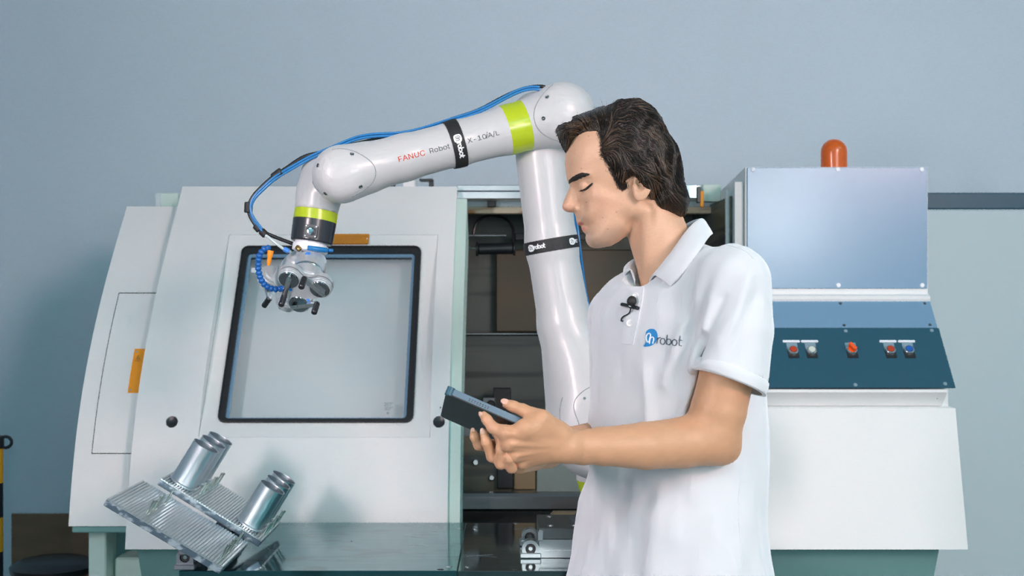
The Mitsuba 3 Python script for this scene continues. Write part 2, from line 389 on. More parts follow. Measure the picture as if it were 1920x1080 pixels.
part(dr_, 'window_bezel', extrude(sg.box(HX0 + .001, .001, HX1 - .001, VL - .001).difference(rrect(wx0 + .006, wy0 + .006, wx1 - .006, wy1 - .006, .018)), .028, CH @ trimesh.transformations.translation_matrix([0, 0, -.028])), 'mat_white_paint', 25)
Tz = lambda z: trimesh.transformations.translation_matrix([0, 0, z])
part(dr_, 'window_seal', cat([extrude(outer.difference(inner), .012, CH @ Tz(-.006)), extrude(outer.buffer(-.001).difference(outer.buffer(-.0045)), .004, CH @ Tz(.006))]), 'mat_rubber', 30, 'black rubber window seal')
part(dr_, 'inner_frame', extrude(inner.difference(inner.buffer(-.009, join_style=2)), .006, CH @ Tz(-.013)), 'mat_blue_lacquer', 30)
part(dr_, 'window_pane', extrude(inner.buffer(.002), .0005, CH @ Tz(-.016)), 'mat_pane', False)
part(dr_, 'window_blind', extrude(outer.buffer(.01), .003, CH @ Tz(-.085)), 'mat_blind', False)
# faint print on the pane: an approval mark bottom right, a scale top left
pp = on_plane(727, 760)
mk = [sg.box(pp[0] - .013 + .003 * (i % 2), pp[1] + .016 - .0045 * i, pp[0] + .013 - .003 * (i % 3), pp[1] + .0178 - .0045 * i) for i in range(6)] + [sg.box(pp[0] - .004, pp[1] - .020, pp[0] + .004, pp[1] - .0125)]
mat('faint_ink', (.30, .36, .37), .6)
part(dr_, 'window_print', extrude(unary_union(mk), .0006, CH @ Tz(-.0155)), 'mat_faint_ink', False, 'small faint print on the pane')
pl = on_plane(472, 520)
part(dr_, 'window_print', extrude(unary_union([sg.box(pl[0] - .008, pl[1] + .028, pl[0] + .02, pl[1] + .046)]), .0006, CH @ Tz(-.0155)), 'mat_white_plate', False)
for (px, py) in ((323, 791), (823, 791)):
    Yk = 3.594; p = at(px, py, Yk); p[1] = YF_(p[2])
    n = np.array([0, -1, np.polyval(np.polyder(_pc), p[2])]); n /= np.linalg.norm(n)
    part(dr_, 'plug', revolve([(0, 0), (.0165, 0), (.0165, .003), (.0145, .0055), (.009, .004), (0, .0035)], p - n * .001, n, 28), 'mat_black_plastic', 30, 'round black plug')
p = at(826, 764, 3.61); part(dr_, 'screw', cyl([p[0], YF_(p[2]) - .002, p[2]], [p[0], YF_(p[2]) + .01, p[2]], .0022, 10), 'mat_dark_gap')
part(dr_, 'type_plate', front_strip(-.60, -.4415, 1.617, 1.6475, -.004, .003, 4), 'mat_orange_label_dark', 25, 'orange notice plate above the window')
part(dr_, 'plate_print', cat([front_strip(-.548, -.452 - .01 * ((i * 7) % 4), 1.6215 + .0044 * i, 1.6235 + .0044 * i, -.0046, .0007, 2) for i in range(5)]), 'mat_brown_ink', 25)
part(dr_, 'rivet', cyl([-.4465, YF_(1.632) - .006, 1.632], [-.4465, YF_(1.632), 1.632], .0022, 12), 'mat_steel')
# pale green frame edge beside the door
part(L, 'door_edge', cat([shell(-.178, -.1435, .70, 1.765, .012, .20)]), 'mat_green_paint', 25)

# rails above the opening, and the things on the roof
def bar(px0, px1, py0, py1, Y, dep, m, name, label=None, b=.002, root=L):
    p, q = at(px0, py1, Y), at(px1, py0, Y)
    return part(root, name, box(p[0], q[0], Y, Y + dep, p[2], q[2], b), m, 30, label)
rl = bar(857, 1352, 347, 358, 4.16, .10, 'mat_aluminium', 'top_rail', 'silver guide rail over the opening')
bar(857, 1352, 359, 373, 4.14, .12, 'mat_aluminium', 'top_rail')
bar(850, 1352, 376, 388, 4.30, .05, 'mat_grey_paint', 'cross_bar')
bar(914, 930, 374, 388, 4.26, .03, 'mat_black_plastic', 'rail_stop')
bar(870, 1356, 388, 400, 4.28, .06, 'mat_beige_rail', 'rusty_bar', 'beige bar with rust stains')
bar(1283, 1307, 346, 372, 4.09, .04, 'mat_chrome', 'rail_bracket')
bar(1318, 1352, 346, 378, 4.12, .06, 'mat_green_paint', 'rail_block')
bar(1313, 1320, 358, 388, 4.08, .02, 'mat_orange_label', 'orange_clip', 'orange clip on the rail')
bar(1307, 1314, 350, 380, 4.08, .02, 'mat_black_plastic', 'rail_stop')
bar(291, 334, 362, 391, 4.36, .12, 'mat_green_paint', 'roof_box'); bar(290, 301, 363, 391, 4.355, .05, 'mat_grey_paint', 'roof_box_edge')
bar(755, 778, 330, 352, 4.25, .06, 'mat_white_paint', 'roof_post')
bar(786, 812, 335, 339, 4.28, .05, 'mat_black_plastic', 'roof_bracket'); bar(804, 812, 339, 352, 4.28, .05, 'mat_black_plastic', 'roof_bracket'); bar(730, 740, 344, 352, 4.28, .05, 'mat_black_plastic', 'roof_bracket')

# work chamber
CX0, CX1, CY1 = -.95, .70, 4.72
part(L, 'chamber_wall', cat([box(CX0, CX1, CY1, CY1 + .02, .70, 1.80), box(CX0 - .02, CX0, 4.15, CY1, .70, 1.7), box(CX1 - .035, CX1 - .03, 3.9, CY1, .70, 1.76), box(CX0, CX1, 4.3, CY1, 1.77, 1.785)]), 'mat_chamber', False, 'dark stained inside of the work chamber')
part(L, 'chamber_panel', box(*sorted((at(930, 0, 4.68)[0], CX1 - .02)), 4.66, 4.70, at(0, 622, 4.68)[2], 1.62, .004), 'mat_chamber_brown', 30, 'brown stained upper back panel')
part(L, 'chamber_panel', box(CX0 + .02, CX1 - .02, 4.62, 4.70, .9, at(0, 628, 4.62)[2], .004), 'mat_chamber', 30)
bar(868, 1300, 624, 628, 4.61, .01, 'mat_dark_steel', 'panel_seam')
p0, p1 = at(897, 467, 4.3), at(962, 466, 4.3)
part(L, 'work_lamp', cat([cyl(p0, p1, .019, 20, .003), cyl(p0 - [.008, 0, 0], p0, .024, 20, .002), cyl(p1, p1 + [.008, 0, 0], .024, 20, .002)]), 'mat_black_plastic', 30, 'black tubular work lamp')
part(L, 'lamp_arm', tube(curve([at(960, 470, 4.32), at(962, 430, 4.36), at(950, 412, 4.4), at(905, 408, 4.45), at(888, 440, 4.45)], 24), .005, 8), 'mat_black_plastic')
part(L, 'lamp_arm', tube([at(862, 462, 4.3), at(894, 466, 4.3)], .004, 8), 'mat_steel')
bar(872, 950, 440, 443, 4.55, .02, 'mat_dark_steel', 'panel_seam'); bar(966, 1110, 437, 450, 4.55, .02, 'mat_black_plastic', 'chamber_bar')
bar(925, 958, 728, 800, 4.5, .03, 'mat_rubber', 'switch_plate'); bar(905, 930, 745, 790, 4.5, .02, 'mat_dark_steel', 'switch_plate')
part(L, 'chamber_knob', cyl(at(921, 757, 4.5), at(921, 757, 4.5) - [0, .02, 0], .014, 16, .003), 'mat_black_plastic')
part(L, 'spindle', cat([cyl(at(872, 808, 3.93), at(872, 808, 3.93) + [.0, .3, 0], .05, 28, .006)]), 'mat_dark_steel')
for q in ((892, 866), (922, 895)):
    part(L, 'chamber_bolt', cyl(at(*q, 3.9), at(*q, 3.9) - [0, .012, 0], .009, 16, .002), 'mat_steel')
bar(866, 1400, 820, 928, 3.90, .05, 'mat_chamber', 'lower_panel'); bar(932, 962, 835, 916, 3.88, .02, 'mat_rubber', 'slot')
bar(964, 1004, 848, 918, 3.88, .02, 'mat_rust', 'rust_plate', 'rust-brown plate'); bar(1006, 1250, 835, 926, 3.888, .012, 'mat_dull_green', 'lower_plate')
part(L, 'sill', box(-.20, .70, 3.72, 3.775, .83, at(0, 926, 3.72)[2], .008), 'mat_dark_steel', 30, 'shiny sill below the opening')
part(L, 'chip_tray', box(-.20, .70, 3.66, 4.3, .60, .80, .02), 'mat_rubber')
part(L, 'sill_panel', box(at(1032, 0, 3.64)[0], .70, 3.62, 3.66, .70, .845, .01), 'mat_chamber_brown')

# right housing: control console
R = 1.247
rc = part(L, 'right_cover', extrude_x([(3.5, .765), (3.552, .96), (3.60, 1.142), (3.66, 1.142), (3.66, 1.19), (3.822, 1.432), (3.815, 1.447), (3.815, 1.456), (3.84, 1.462), (3.84, 1.8425), (4.48, 1.79), (4.48, .765)], .70, R), 'mat_white_paint', 25)
cp = L + '__control_panel'
S0, S1 = np.array([0, 3.612, 1.196]), np.array([0, 3.822, 1.437])
sv = S1 - S0; SL = np.linalg.norm(sv); sv /= SL; sn = np.cross([1, 0, 0], sv); CON = frame(S0, sn, (1, 0, 0))
def con(px, py):
    d = np.array([(px - 960) / F, 1, -(py - 540) / F]); p = CAM + d * (((S0 - CAM) @ sn) / (d @ sn))
    return (np.linalg.inv(CON) @ np.r_[p, 1])[:2]
ysep = con(1600, 617)[1]
part(L, 'control_panel', extrude(sg.box(.705, 0, R + .003, ysep - .0008), .004, CON @ Tz(.002)), 'mat_slate_lacquer', False, 'dark slate control panel'); COUNT[cp] = 1
part(L, 'name_strip', extrude(sg.box(.705, ysep + .0008, R, SL), .003, CON @ Tz(.002)), 'mat_blue_lacquer', False, 'blue-grey blank strip above the controls')
part(L, 'console_lip', extrude_x([(3.606, 1.194), (3.606, 1.186), (3.652, 1.1436), (3.70, 1.1436), (3.70, 1.194)], .70, 1.226), 'mat_white_paint', 25)
part(L, 'lip_screw', cyl(at(1757, 746, 3.627), at(1757, 746, 3.66), .0035, 12), 'mat_ink')
bp = part(L, 'blank_panel', box(.7045, R - .003, 3.834, 3.841, at(0, 541, 3.834)[2], at(0, 314, 3.834)[2], .0015), 'mat_blue_lacquer', 30, 'glossy blue-grey blank panel')
for q in ((1412, 318), (1571, 318), (1728, 318), (1572, 535), (1729, 535), (1412, 535)):
    p = at(*q, 3.834); part(bp, 'screw', revolve([(0, 0), (.0072, 0), (.006, .003), (0, .0045)], p, (0, -1, 0), 16), 'mat_white_plate', 30)
for q in ((1575, 571), (1733, 571), (1582, 612), (1743, 611)):
    u = con(*q); part(cp, 'screw', revolve([(0, 0), (.005, 0), (.004, .002), (0, .003)], (CON @ np.r_[u, .005, 1])[:3], sn, 14), 'mat_dark_steel', 30)
for q in ((1585, 623), (1746, 622), (1603, 724), (1771, 722)):
    u = con(*q); part(cp, 'screw', revolve([(0, 0), (.006, 0), (.005, .002), (0, .003)], (CON @ np.r_[u, .006, 1])[:3], sn, 14), 'mat_grey_plate', 30)
for (bx, by, kind) in ((1486, 661, 'red'), (1520.5, 661, 'white'), (1596, 660, 'knob'), (1668, 660, 'red'), (1703, 660, 'blue')):
    u = con(bx, by); Mb = CON @ trimesh.transformations.translation_matrix([u[0], u[1], .006]); o = Mb[:3, 3]
    lo, hi = con(bx, 674)[1] - u[1], con(bx, 645.5)[1] - u[1]
    if kind != 'knob':
        part(cp, 'name_plate', extrude(rrect(-.025, hi + .001, .025, hi + .0085, .0035), .003, Mb), 'mat_white_plate', 30, 'white name strip')
    part(cp, 'legend_plate', extrude(rrect(-.0155, (lo + hi) / 2, .0155, hi, .002), .0015, Mb), 'mat_grey_plate', 30)
    part(cp, 'button_base', extrude(rrect(-.0155, lo, .0155, (lo + hi) / 2, .002), .0015, Mb), 'mat_rubber', 30)
    part(cp, 'button_ring', revolve([(.0095, 0), (.0150, 0), (.0150, .008), (.0135, .0095), (.0112, .0098), (.0098, .007)], o, sn, 32), 'mat_chrome', 35, 'chrome button ring')
    if kind != 'knob':
        part(cp, 'push_button', revolve([(0, 0), (.0105, 0), (.0105, .0105), (.0095, .012), (0, .0125)], o, sn, 28), f'mat_{kind}_button', 35, f'{kind} push button')
    else:
        kb = cat([revolve([(0, 0), (.0125, 0), (.0125, .010), (.011, .012), (0, .012)], o, sn, 28), move(box(-.0055, .0055, -.013, .0145, .011, .026, .003), Mb @ trimesh.transformations.rotation_matrix(.55, [0, 0, 1]))])
        part(cp, 'selector_knob', kb, 'mat_orange_knob', 30, 'orange rotary selector knob')
# beacon
bo = np.array([.9935, 3.95, 1.8335])
bc = part(L, 'beacon', revolve([(0, .01), (.040, .01), (.040, .058)] + [(.040 * math.cos(t), .066 + .040 * math.sin(t)) for t in np.linspace(.0, math.pi / 2, 10)], bo, (0, 0, 1), 40), 'mat_beacon', 40, 'orange domed beacon lamp')
part(bc, 'reflector', revolve([(0, .012), (.018, .012), (.018, .055), (.012, .075), (0, .08)], bo, (0, 0, 1), 24), 'mat_beacon_core', 30)
part(bc, 'base_ring', cyl(bo, bo + [0, 0, .012], .046, 40, .002), 'mat_black_plastic', 30)
# translucent side guard seen left of the console box
part(L, 'side_guard', cat([extrude_x([(3.86, .80), (3.86, 1.80), (4.46, 1.765), (4.46, .80)], .672, .698), extrude_x([(3.9, .80), (3.92, 1.78), (3.935, 1.78), (3.915, .80)], .655, .673)]), 'mat_white_paint', 25)

# ------------------------------------------------------------------ cabinet and oddments behind the machine
q = 4.62
cb = 'grey_cabinet'
labels[cb] = {'label': 'plain grey cabinet with a dark top strip behind the console, at the right edge', 'category': 'cabinet'}
part(cb, 'body', box(1.30, 2.55, q, 5.12, 0, at(0, 392.5, q)[2], .006), 'mat_grey_paint')
part(cb, 'top_strip', box(1.30, 2.55, q + .006, 5.10, at(0, 392, q)[2], at(0, 361, q)[2], .004), 'mat_slate_lacquer', 30, 'dark slate top strip')
po = 'chain_post'
labels[po] = {'label': 'yellow and black striped barrier post with a hook, cut off at the left edge', 'category': 'barrier post'}
mat('post_yellow', (.75, .36, .01), .5)
pc = at(-9, 0, 4.4); pr = .026
for i in range(8):
    z0 = at(0, 841, 4.4)[2] - .118 * (i + 1) - .0
    part(po, 'yellow_band' if i % 2 == 0 else 'black_band', cyl([pc[0], 4.4, max(z0, .02)], [pc[0], 4.4, z0 + .118], pr, 28), 'mat_post_yellow' if i % 2 == 0 else 'mat_black_plastic')
    if z0 < .03: break
part(po, 'cap', cyl([pc[0], 4.4, at(0, 841, 4.4)[2]], [pc[0], 4.4, at(0, 817, 4.4)[2]], pr + .003, 28, .006), 'mat_black_plastic')
hk = at(13, 829, 4.4)
part(po, 'hook', tube(curve([hk + [.021 * math.cos(t) - .005, 0, .019 * math.sin(t)] for t in np.linspace(-2.6, 2.0, 14)] , 24), .0055, 10), 'mat_black_plastic')
part(po, 'foot', revolve([(0, 0), (.15, 0), (.15, .015), (.05, .035), (.03, .06), (0, .06)], [pc[0], 4.4, 0], (0, 0, 1), 36), 'mat_black_plastic')
st = 'stool'
labels[st] = {'label': 'round black stool seat behind the machine leg, at the bottom left', 'category': 'stool'}
sc_ = at(100, 0, 4.85)[0]; sz = at(0, 1047, 4.85)[2]
part(st, 'seat', revolve([(0, -.06), (.13, -.06), (.155, -.045), (.158, -.025), (.13, -.008), (.07, -.001), (0, 0)], [sc_, 4.85, sz], (0, 0, 1), 40), 'mat_black_plastic', 40)
part(st, 'pedestal', cyl([sc_, 4.85, .05], [sc_, 4.85, sz - .055], .025), 'mat_dark_steel')
part(st, 'foot', revolve([(0, 0), (.2, 0), (.2, .015), (.04, .05), (0, .06)], [sc_, 4.85, 0], (0, 0, 1), 36), 'mat_black_plastic')
# ------------------------------------------------------------------ work table
def table_fn(p, n, uv):
    s = fbm(p.x * 6 + 3, p.y * 60, 0, 4)
    d = smoothstep(.58, .80, fbm(p.x * 9, p.y * 26, 4, 4))
    return mi.Color3f(.085, .215, .235) * (.9 + .22 * s) * (1 - .35 * d)
mat('table_top', proc(table_fn), proc(lambda p, n, uv: .05 + .07 * fbm(p.x * 5, p.y * 40, 0, 4)), 1.0)
mat('table_top_dark', proc(lambda p, n, uv: mi.Color3f(.15, .20, .205) * (.9 + .25 * fbm(p.x * 6 + 3, p.y * 60, 0, 4))), proc(lambda p, n, uv: .05 + .06 * fbm(p.x * 5, p.y * 40, 0, 4)), 1.0)
TZ = .85; TX0, TX1, TY0, TY1 = -.742, .56, 2.852, 3.438; SEAM = -.122
tb = 'work_table'
labels[tb] = {'label': 'polished dark metal work table in front of the machine', 'category': 'table'}
part(tb, 'top_plate', box(TX0, SEAM - .0008, TY0, TY1, TZ - .022, TZ, .0012), 'mat_table_top', 30)
part(tb, 'top_plate', box(SEAM + .0008, TX1, TY0, TY1, TZ - .022, TZ - .0006, .0012), 'mat_table_top_dark', 30)
for y in (TY0 + .02, TY1 - .06):
    part(tb, 'frame_rail', cat([box(TX0 + .02, TX1 - .02, y, y + .04, TZ - .066, TZ - .0225, .003), box(TX0 + .02, TX1 - .02, y - .003, y, TZ - .036, TZ - .028), box(TX0 + .02, TX1 - .02, y - .003, y, TZ - .062, TZ - .054)]), 'mat_aluminium')
for x in (TX0 + .03, TX1 - .07):
    for y in (TY0 + .02, TY1 - .06):
        part(tb, 'leg', box(x, x + .04, y, y + .04, 0, TZ - .066, .004), 'mat_aluminium')
for (px, py, dark) in ((862, 991, 0), (891, 991, 0), (842, 1063, 0), (878, 1063, 0), (967, 981, 0), (964, 1068, 1), (826, 1068, 1), (659, 1015, 1)):
    Y = (1.48 - TZ) * F / (py - 540); p = at(px, py, Y); r = .0075 if py != 1015 else .003
    part(tb, 'screw_hole' if dark else 'screw', revolve([(0, 0), (r, 0), (r, .0006), (r * .6, .0012), (0, .0008)], p - [0, 0, .0003], (0, 0, 1), 18), 'mat_ink' if dark else 'mat_steel', 30)
RS = np.random.default_rng(5)
sc = []
for i in range(26):
    x, y = RS.uniform(TX0 + .1, TX1 - .25), RS.uniform(TY0 + .02, TY1 - .02); l, a = RS.uniform(.02, .09), RS.normal(.0, .5)
    sc.append(tube([[x, y, TZ - .0004], [x + l * math.cos(a) / 2, y + l * math.sin(a) / 2 + .002, TZ - .0001], [x + l * math.cos(a), y + l * math.sin(a), TZ - .0004]], .00055, 5))
part(tb, 'scratches', cat(sc), 'mat_steel', False); labels[tb + '__scratches'] = {'kind': 'stuff', 'label': 'fine scratches'}

# ------------------------------------------------------------------ tilted trays with cups
mat('tray_ribs', (.70, .73, .74), .26, .95)
mat('sawn_edge', proc(lambda p, n, uv: mix((.10, .15, .19), (.42, .50, .55), smoothstep(.48, .70, fbm(p.x * 34 + p.z * 60, p.y * 60, p.z * 42 - p.x * 30, 4)))), .35, .7)
mat('cup_metal', proc(lambda p, n, uv: mix((.66, .71, .76), (.80, .84, .87), fbm(p.x * 30, p.y * 30, p.z * 22, 4))), proc(lambda p, n, uv: .24 + .18 * fbm(p.x * 40, p.y * 40, p.z * 30, 3)), 1.0)
mat('cup_inside', (.40, .44, .47), .4, 1.0)
mat('pin_metal', (.52, .55, .50), .2, 1.0)
mat('bracket_grey', (.22, .25, .28), .38, .6)
def foot_bracket(key, x, y, dark=True, m='mat_bracket_grey', w=.038, h=.046):
    """a small foot with a rounded upright and a pivot bolt, standing on the table"""
    o = np.array([x, y, TZ])
    prof = unary_union([sg.box(-w / 2, .012, w / 2, h - w / 2), sg.Point(0, h - w / 2).buffer(w / 2, quad_segs=10)]).difference(sg.Point(0, h - w / 2).buffer(w * .30, quad_segs=8))
    Mx = frame(o, (0, -1, 0), (1, 0, 0))
    part(key, 'bracket', cat([extrude(prof, .03, Mx @ Tz(-.015)), box(x - w * .62, x + w * .62, y - .022, y + .022, TZ + .0002, TZ + .0125, .002)]), m, 30)
    part(key, 'bracket_eye', cyl(o + [0, .008, h - w / 2], o + [0, -.011, h - w / 2], w * .31, 24, .002), 'mat_rubber')
    part(key, 'pivot_bolt', cyl(o + [0, -.008, h - w / 2], o + [0, -.0135, h - w / 2], w * .14, 16, .001), 'mat_steel')

trays = {}
for name, Lp, Rp, Y0, W, lab in (('A', (201.5, 933.7), (419, 1063), 2.75, .262, 'tilted ribbed aluminium tray in front, empty but for thin pins'),
                                 ('B', (302, 896), (491.5, 1013), 3.03, .250, 'tilted ribbed aluminium tray behind, carrying six metal cups')):
    k = newkey('ribbed_tray'); labels[k] = {'label': lab, 'category': 'tray'}
    a, b = at(*Lp, Y0), at(*Rp, Y0); e = b - a; LEN = np.linalg.norm(e); e /= LEN; n = np.cross(e, [0, 1, 0]); n = n if n[2] > 0 else -n
    M = np.eye(4); M[:3, 0] = e; M[:3, 1] = [0, 1, 0]; M[:3, 2] = n; M[:3, 3] = a
    M_flip = np.linalg.det(M[:3, :3])
    trays[name] = (k, M, LEN, W, n)
    nr = 40; pitch = LEN / nr; pr = [(0, -.0042)]
    for i in range(nr):
        pr += [(i * pitch + pitch * t, z) for t, z in ((.01, -.0036), (.16, -.0006), (.32, 0), (.68, 0), (.84, -.0006), (.99, -.0036))]
    pr += [(LEN, -.0042)]
    rb = extrude_x([(x, z) for x, z in pr], 0, W); v = rb.vertices.copy(); rb.vertices = np.stack([v[:, 1], v[:, 0], v[:, 2]], 1); rb.invert()
    part(k, 'ribbed_surface', move(rb, M), 'mat_tray_ribs', 20)
    part(k, 'plate', move(box(0, LEN, 0, W, -.0185, -.0042, .0008), M), 'mat_sawn_edge', 30, 'rough sawn edge')
    if name == 'A': ws, us = [.045, .058, .10, .114, .132, .188, .205], (.084, .272)
    else: ws, us = [.05, .062, .074, .13, .143, .156, .212, .226], (.094, .2755)
    for u in us:
        for i, w in enumerate(ws):
            r = .0020; h = .034 + .004 * ((i * 3) % 3); uu = u + .0018 * ((i % 2) * 2 - 1)
            pm = cat([revolve([(0, -.004), (r, -.004), (r, h - .004), (r * 1.5, h - .003), (r * 1.5, h - .0005), (r, h), (0, h)], (uu, w, 0), (0, 0, 1), 10)])
            part(k, 'pin', move(pm, M), 'mat_pin_metal', 30)
foot_bracket(trays['A'][0], -.732, 2.878)
foot_bracket(trays['A'][0], -.732, 2.985)
foot_bracket(trays['B'][0], -.700, 3.20, w=.044, h=.052); foot_bracket(trays['B'][0], -.700, 3.10)
part(trays['A'][0], 'support', box(-.747, -.722, 2.86, 3.0, .882, .916, .003), 'mat_bracket_grey'); part(trays['B'][0], 'support', box(-.715, -.69, 3.08, 3.22, .885, .915, .003), 'mat_bracket_grey')
k, M, LEN, W, n = trays['B']
CR, CHH = .0325, .107
cup_lab = {(0, 0): 'nearest of the three metal cups at the upper end of the tray', (0, 1): 'middle of the three metal cups at the upper end of the tray', (0, 2): 'farthest of the three metal cups at the upper end of the tray',
           (1, 0): 'nearest of the three metal cups at the lower end of the tray', (1, 1): 'middle of the three metal cups at the lower end of the tray', (1, 2): 'farthest of the three metal cups at the lower end of the tray'}
for g, u in enumerate((.043, .2315)):
    for i, w in enumerate((.058, .139, .214)):
        r0 = CR; c0 = (M @ np.r_[u, w, .0003, 1])[:3]
        cup = revolve([(0, 0), (r0 + .0025, 0), (r0 + .0025, .004), (r0, .006), (r0, CHH - .001), (r0 + .0006, CHH), (r0 - .0012, CHH), (r0 - .0016, CHH - .002), (r0 - .0018, .006), (0, .006)], c0, n, 48)
        kk = newkey('metal_cup'); scene[kk] = ply(cup, 'mat_cup_metal', 40)
        tag(kk, cup_lab[(g, i)], 'cup', 'metal cups on the tray')

# ------------------------------------------------------------------ robot arm
mat('robot_white', (.50, .51, .515), .40, spec=.4, clearcoat=.5, clearcoat_gloss=.92)
mat('robot_green', (.40, .52, .008), .22, spec=.5, clearcoat=.7, clearcoat_gloss=.93)
mat('robot_black', (.018, .021, .027), .25, spec=.6, clearcoat=.4)
mat('robot_dark', (.045, .055, .065), .35, .3)
mat('strap', (.012, .013, .014), .6)
mat('seam', (.25, .28, .30), .5)
mat('red_ink', (.55, .05, .02), .5); mat('grey_ink', (.07, .085, .10), .5); mat('white_ink', (.82, .84, .86), .5)
mat('cable_blue', (.02, .17, .42), .25, spec=.6); mat('cable_black', (.008, .009, .011), .4); mat('tube_clear', (.45, .55, .55), .15)
mat('hose_blue', (.006, .10, .36), .3, clearcoat=.4); mat('nozzle_orange', (.85, .26, .01), .35); mat('brass', (.60, .36, .12), .25, 1.0)
mat('gripper_silver', (.68, .71, .73), .28, .6); mat('mirror_dark', (.30, .33, .35), .10, 1.0); mat('blue_latch', (.012, .16, .42), .35); mat('blue_mark', (.05, .22, .62), .4)
RB = 'robot_arm'
labels[RB] = {'label': 'white jointed robot arm with lime green rings reaching left over the table', 'category': 'robot'}
Yb, Yu, Yf3, Yf5 = 3.075, 2.985, 2.935, 2.835
bX = at(1140, 0, Yb)[0]
PT = .92
# foot plate on rails
part(RB, 'foot_plate', cat([box(at(1009, 0, 2.985)[0], bX + .17, 2.985, 3.165, .893, PT, .002)]), 'mat_dark_steel', 30)
part(RB, 'plate_stop', box(at(1009, 0, 2.98)[0] - .001, at(1018, 0, 2.98)[0], 2.972, 2.986, .893, .913, .001), 'mat_aluminium')
for y in (2.985, 3.125):
    x0 = at(1011, 0, 2.98)[0]
    sec = sg.box(0, 0, .042, .0405)
    for gx, gy in ((0, .0205), (.042, .0205)):
        sec = sec.difference(sg.box(gx - .006, gy - .004, gx + .006, gy + .004))
    rail = extrude_x([(y + .001, TZ + .0006), (y + .043, TZ + .0006), (y + .043, .893), (y + .001, .893), (y + .001, .875), (y + .008, .875), (y + .008, .867), (y + .001, .867)], x0, bX + .16)
    part(RB, 'foot_rail', rail, 'mat_aluminium', 20)
    foot_bracket(RB, x0 - .020, y + .018, m='mat_aluminium', w=.040, h=.041)
for (px, py) in ((1027, 969), (1032, 997 - 1)):
    pass
for (dx, dy) in ((.03, .03), (.03, .15), (.085, .03), (.31, .03), (.31, .15)):
    p = [at(1009, 0, 2.985)[0] + dx, 2.985 + dy, PT]
    part(RB, 'plate_screw', revolve([(0, 0), (.008, 0), (.008, .0008), (.0045, .001), (.0045, -.001), (0, -.001)], p, (0, 0, 1), 16), 'mat_steel')
# base
bo = np.array([bX, Yb, PT])
part(RB, 'base_foot', revolve([(0, 0), (.092, 0), (.092, .006), (.082, .012), (.070, .028), (.062, .05), (.060, .066), (0, .066)], bo, (0, 0, 1), 48), 'mat_robot_dark', 40, 'dark flared foot')
part(RB, 'base_ring', revolve([(0, .066), (.063, .066), (.069, .074), (.076, .100), (0, .100)], bo, (0, 0, 1), 48), 'mat_robot_green', 30, 'lime green base ring')
part(RB, 'base', revolve([(0, .100), (.076, .100), (.077, .14), (.077, .20), (.085, .23), (.09, .26), (.085, .30), (.06, .33), (.0, .34)], bo, (0, 0, 1), 48), 'mat_robot_white', 40)
# upper arm
s = F / Yu; R_ = lambda px: px / s
pts = [(1008, 226, 49), (1034, 460, 47), (1060, 612, 50), (1128, 792, 107)]
fl = Field((-.02, 2.80, .98), (.40, 3.20, 2.02), .005)
f = None
for (x0, y0, r0), (x1, y1, r1) in zip(pts[:-1], pts[1:]):
    c = fl.cone(at(x0, y0, Yu), at(x1, y1, Yu), R_(r0), R_(r1)); f = c if f is None else smin(f, c, .02)
j2 = at(1128, 792, Yu)
f = smin(f, fl.cone(j2 + [0, -.02, 0], [bX, Yb, j2[2]], .115, .10), .03)
f = smax(f, -fl.plane([0, Yu - .112, 0], (0, 1, 0)), .03)
f = smin(f, fl.cone(at(1012, 226, Yu), at(1050, 222, Yf3), R_(49), .062), .03)
upper = fl.mesh(f, 6)
part(RB, 'upper_arm', upper, 'mat_robot_white', True)
# forearm
J3, J5 = at(1052, 217, Yf3), at(640, 327, Yf5)
ax = J3 - J5; FL_ = np.linalg.norm(ax); ax /= FL_
fl = Field((-.50, 2.68, 1.62), (.22, 3.06, 2.02), .0045)
fp = lambda t: J5 + ax * (FL_ * t)
ws = [(0, .0575), (.10, .0560), (.28, .0515), (.52, .0505), (.75, .0545), (.90, .060), (1.0, .0665)]
f = None
for (t0, r0), (t1, r1) in zip(ws[:-1], ws[1:]):
    c = fl.cone(fp(t0), fp(t1), r0, r1); f = c if f is None else smin(f, c, .012)
side = np.array([ax[1], -ax[0], 0]); side /= np.linalg.norm(side); side = side if side[1] < 0 else -side   # joint axes, towards the viewer
f = smin(f, smax(fl.cone(J3 + side * .015, J3 - side * .05, .0735, .0725), fl.plane(J3 + side * .076, side), .03), .02)
f = smin(f, smax(fl.cone(J5 + side * .012, J5 - side * .05, .0615, .060), fl.plane(J5 + side * .066, side), .025), .02)
fore = fl.mesh(f, 6)
part(RB, 'forearm', fore, 'mat_robot_white', True)

def hit(mesh, o, d):
    loc, ri, _ = mesh.ray.intersects_location(np.asarray(o, float), np.asarray(d, float), multiple_hits=False)
    out = np.full((len(o), 3), np.nan); out[ri] = loc
    return out

def band(mesh, p, axis, w, th, a0=0, a1=360, n=60, rows=4, lift=.0):
    """a strap that follows the mesh around the axis"""
    M = frame(p, axis, side); an = np.radians(np.linspace(a0, a1, n)); G, H = [], []
    for q in np.linspace(-w / 2, w / 2, rows):
        d = np.cos(an)[:, None] * M[:3, 0] + np.sin(an)[:, None] * M[:3, 1]; c = np.asarray(p) + M[:3, 2] * q
        h = hit(mesh, c + d * .3, -d); rr = np.linalg.norm(h - c, axis=1); rr = np.where(np.isfinite(rr), rr, np.nanmedian(rr))
        G.append(c + d * (rr + lift + th)[:, None]); H.append(c + d * (rr + lift - .002)[:, None])
    return thick(np.array(G), np.array(H))

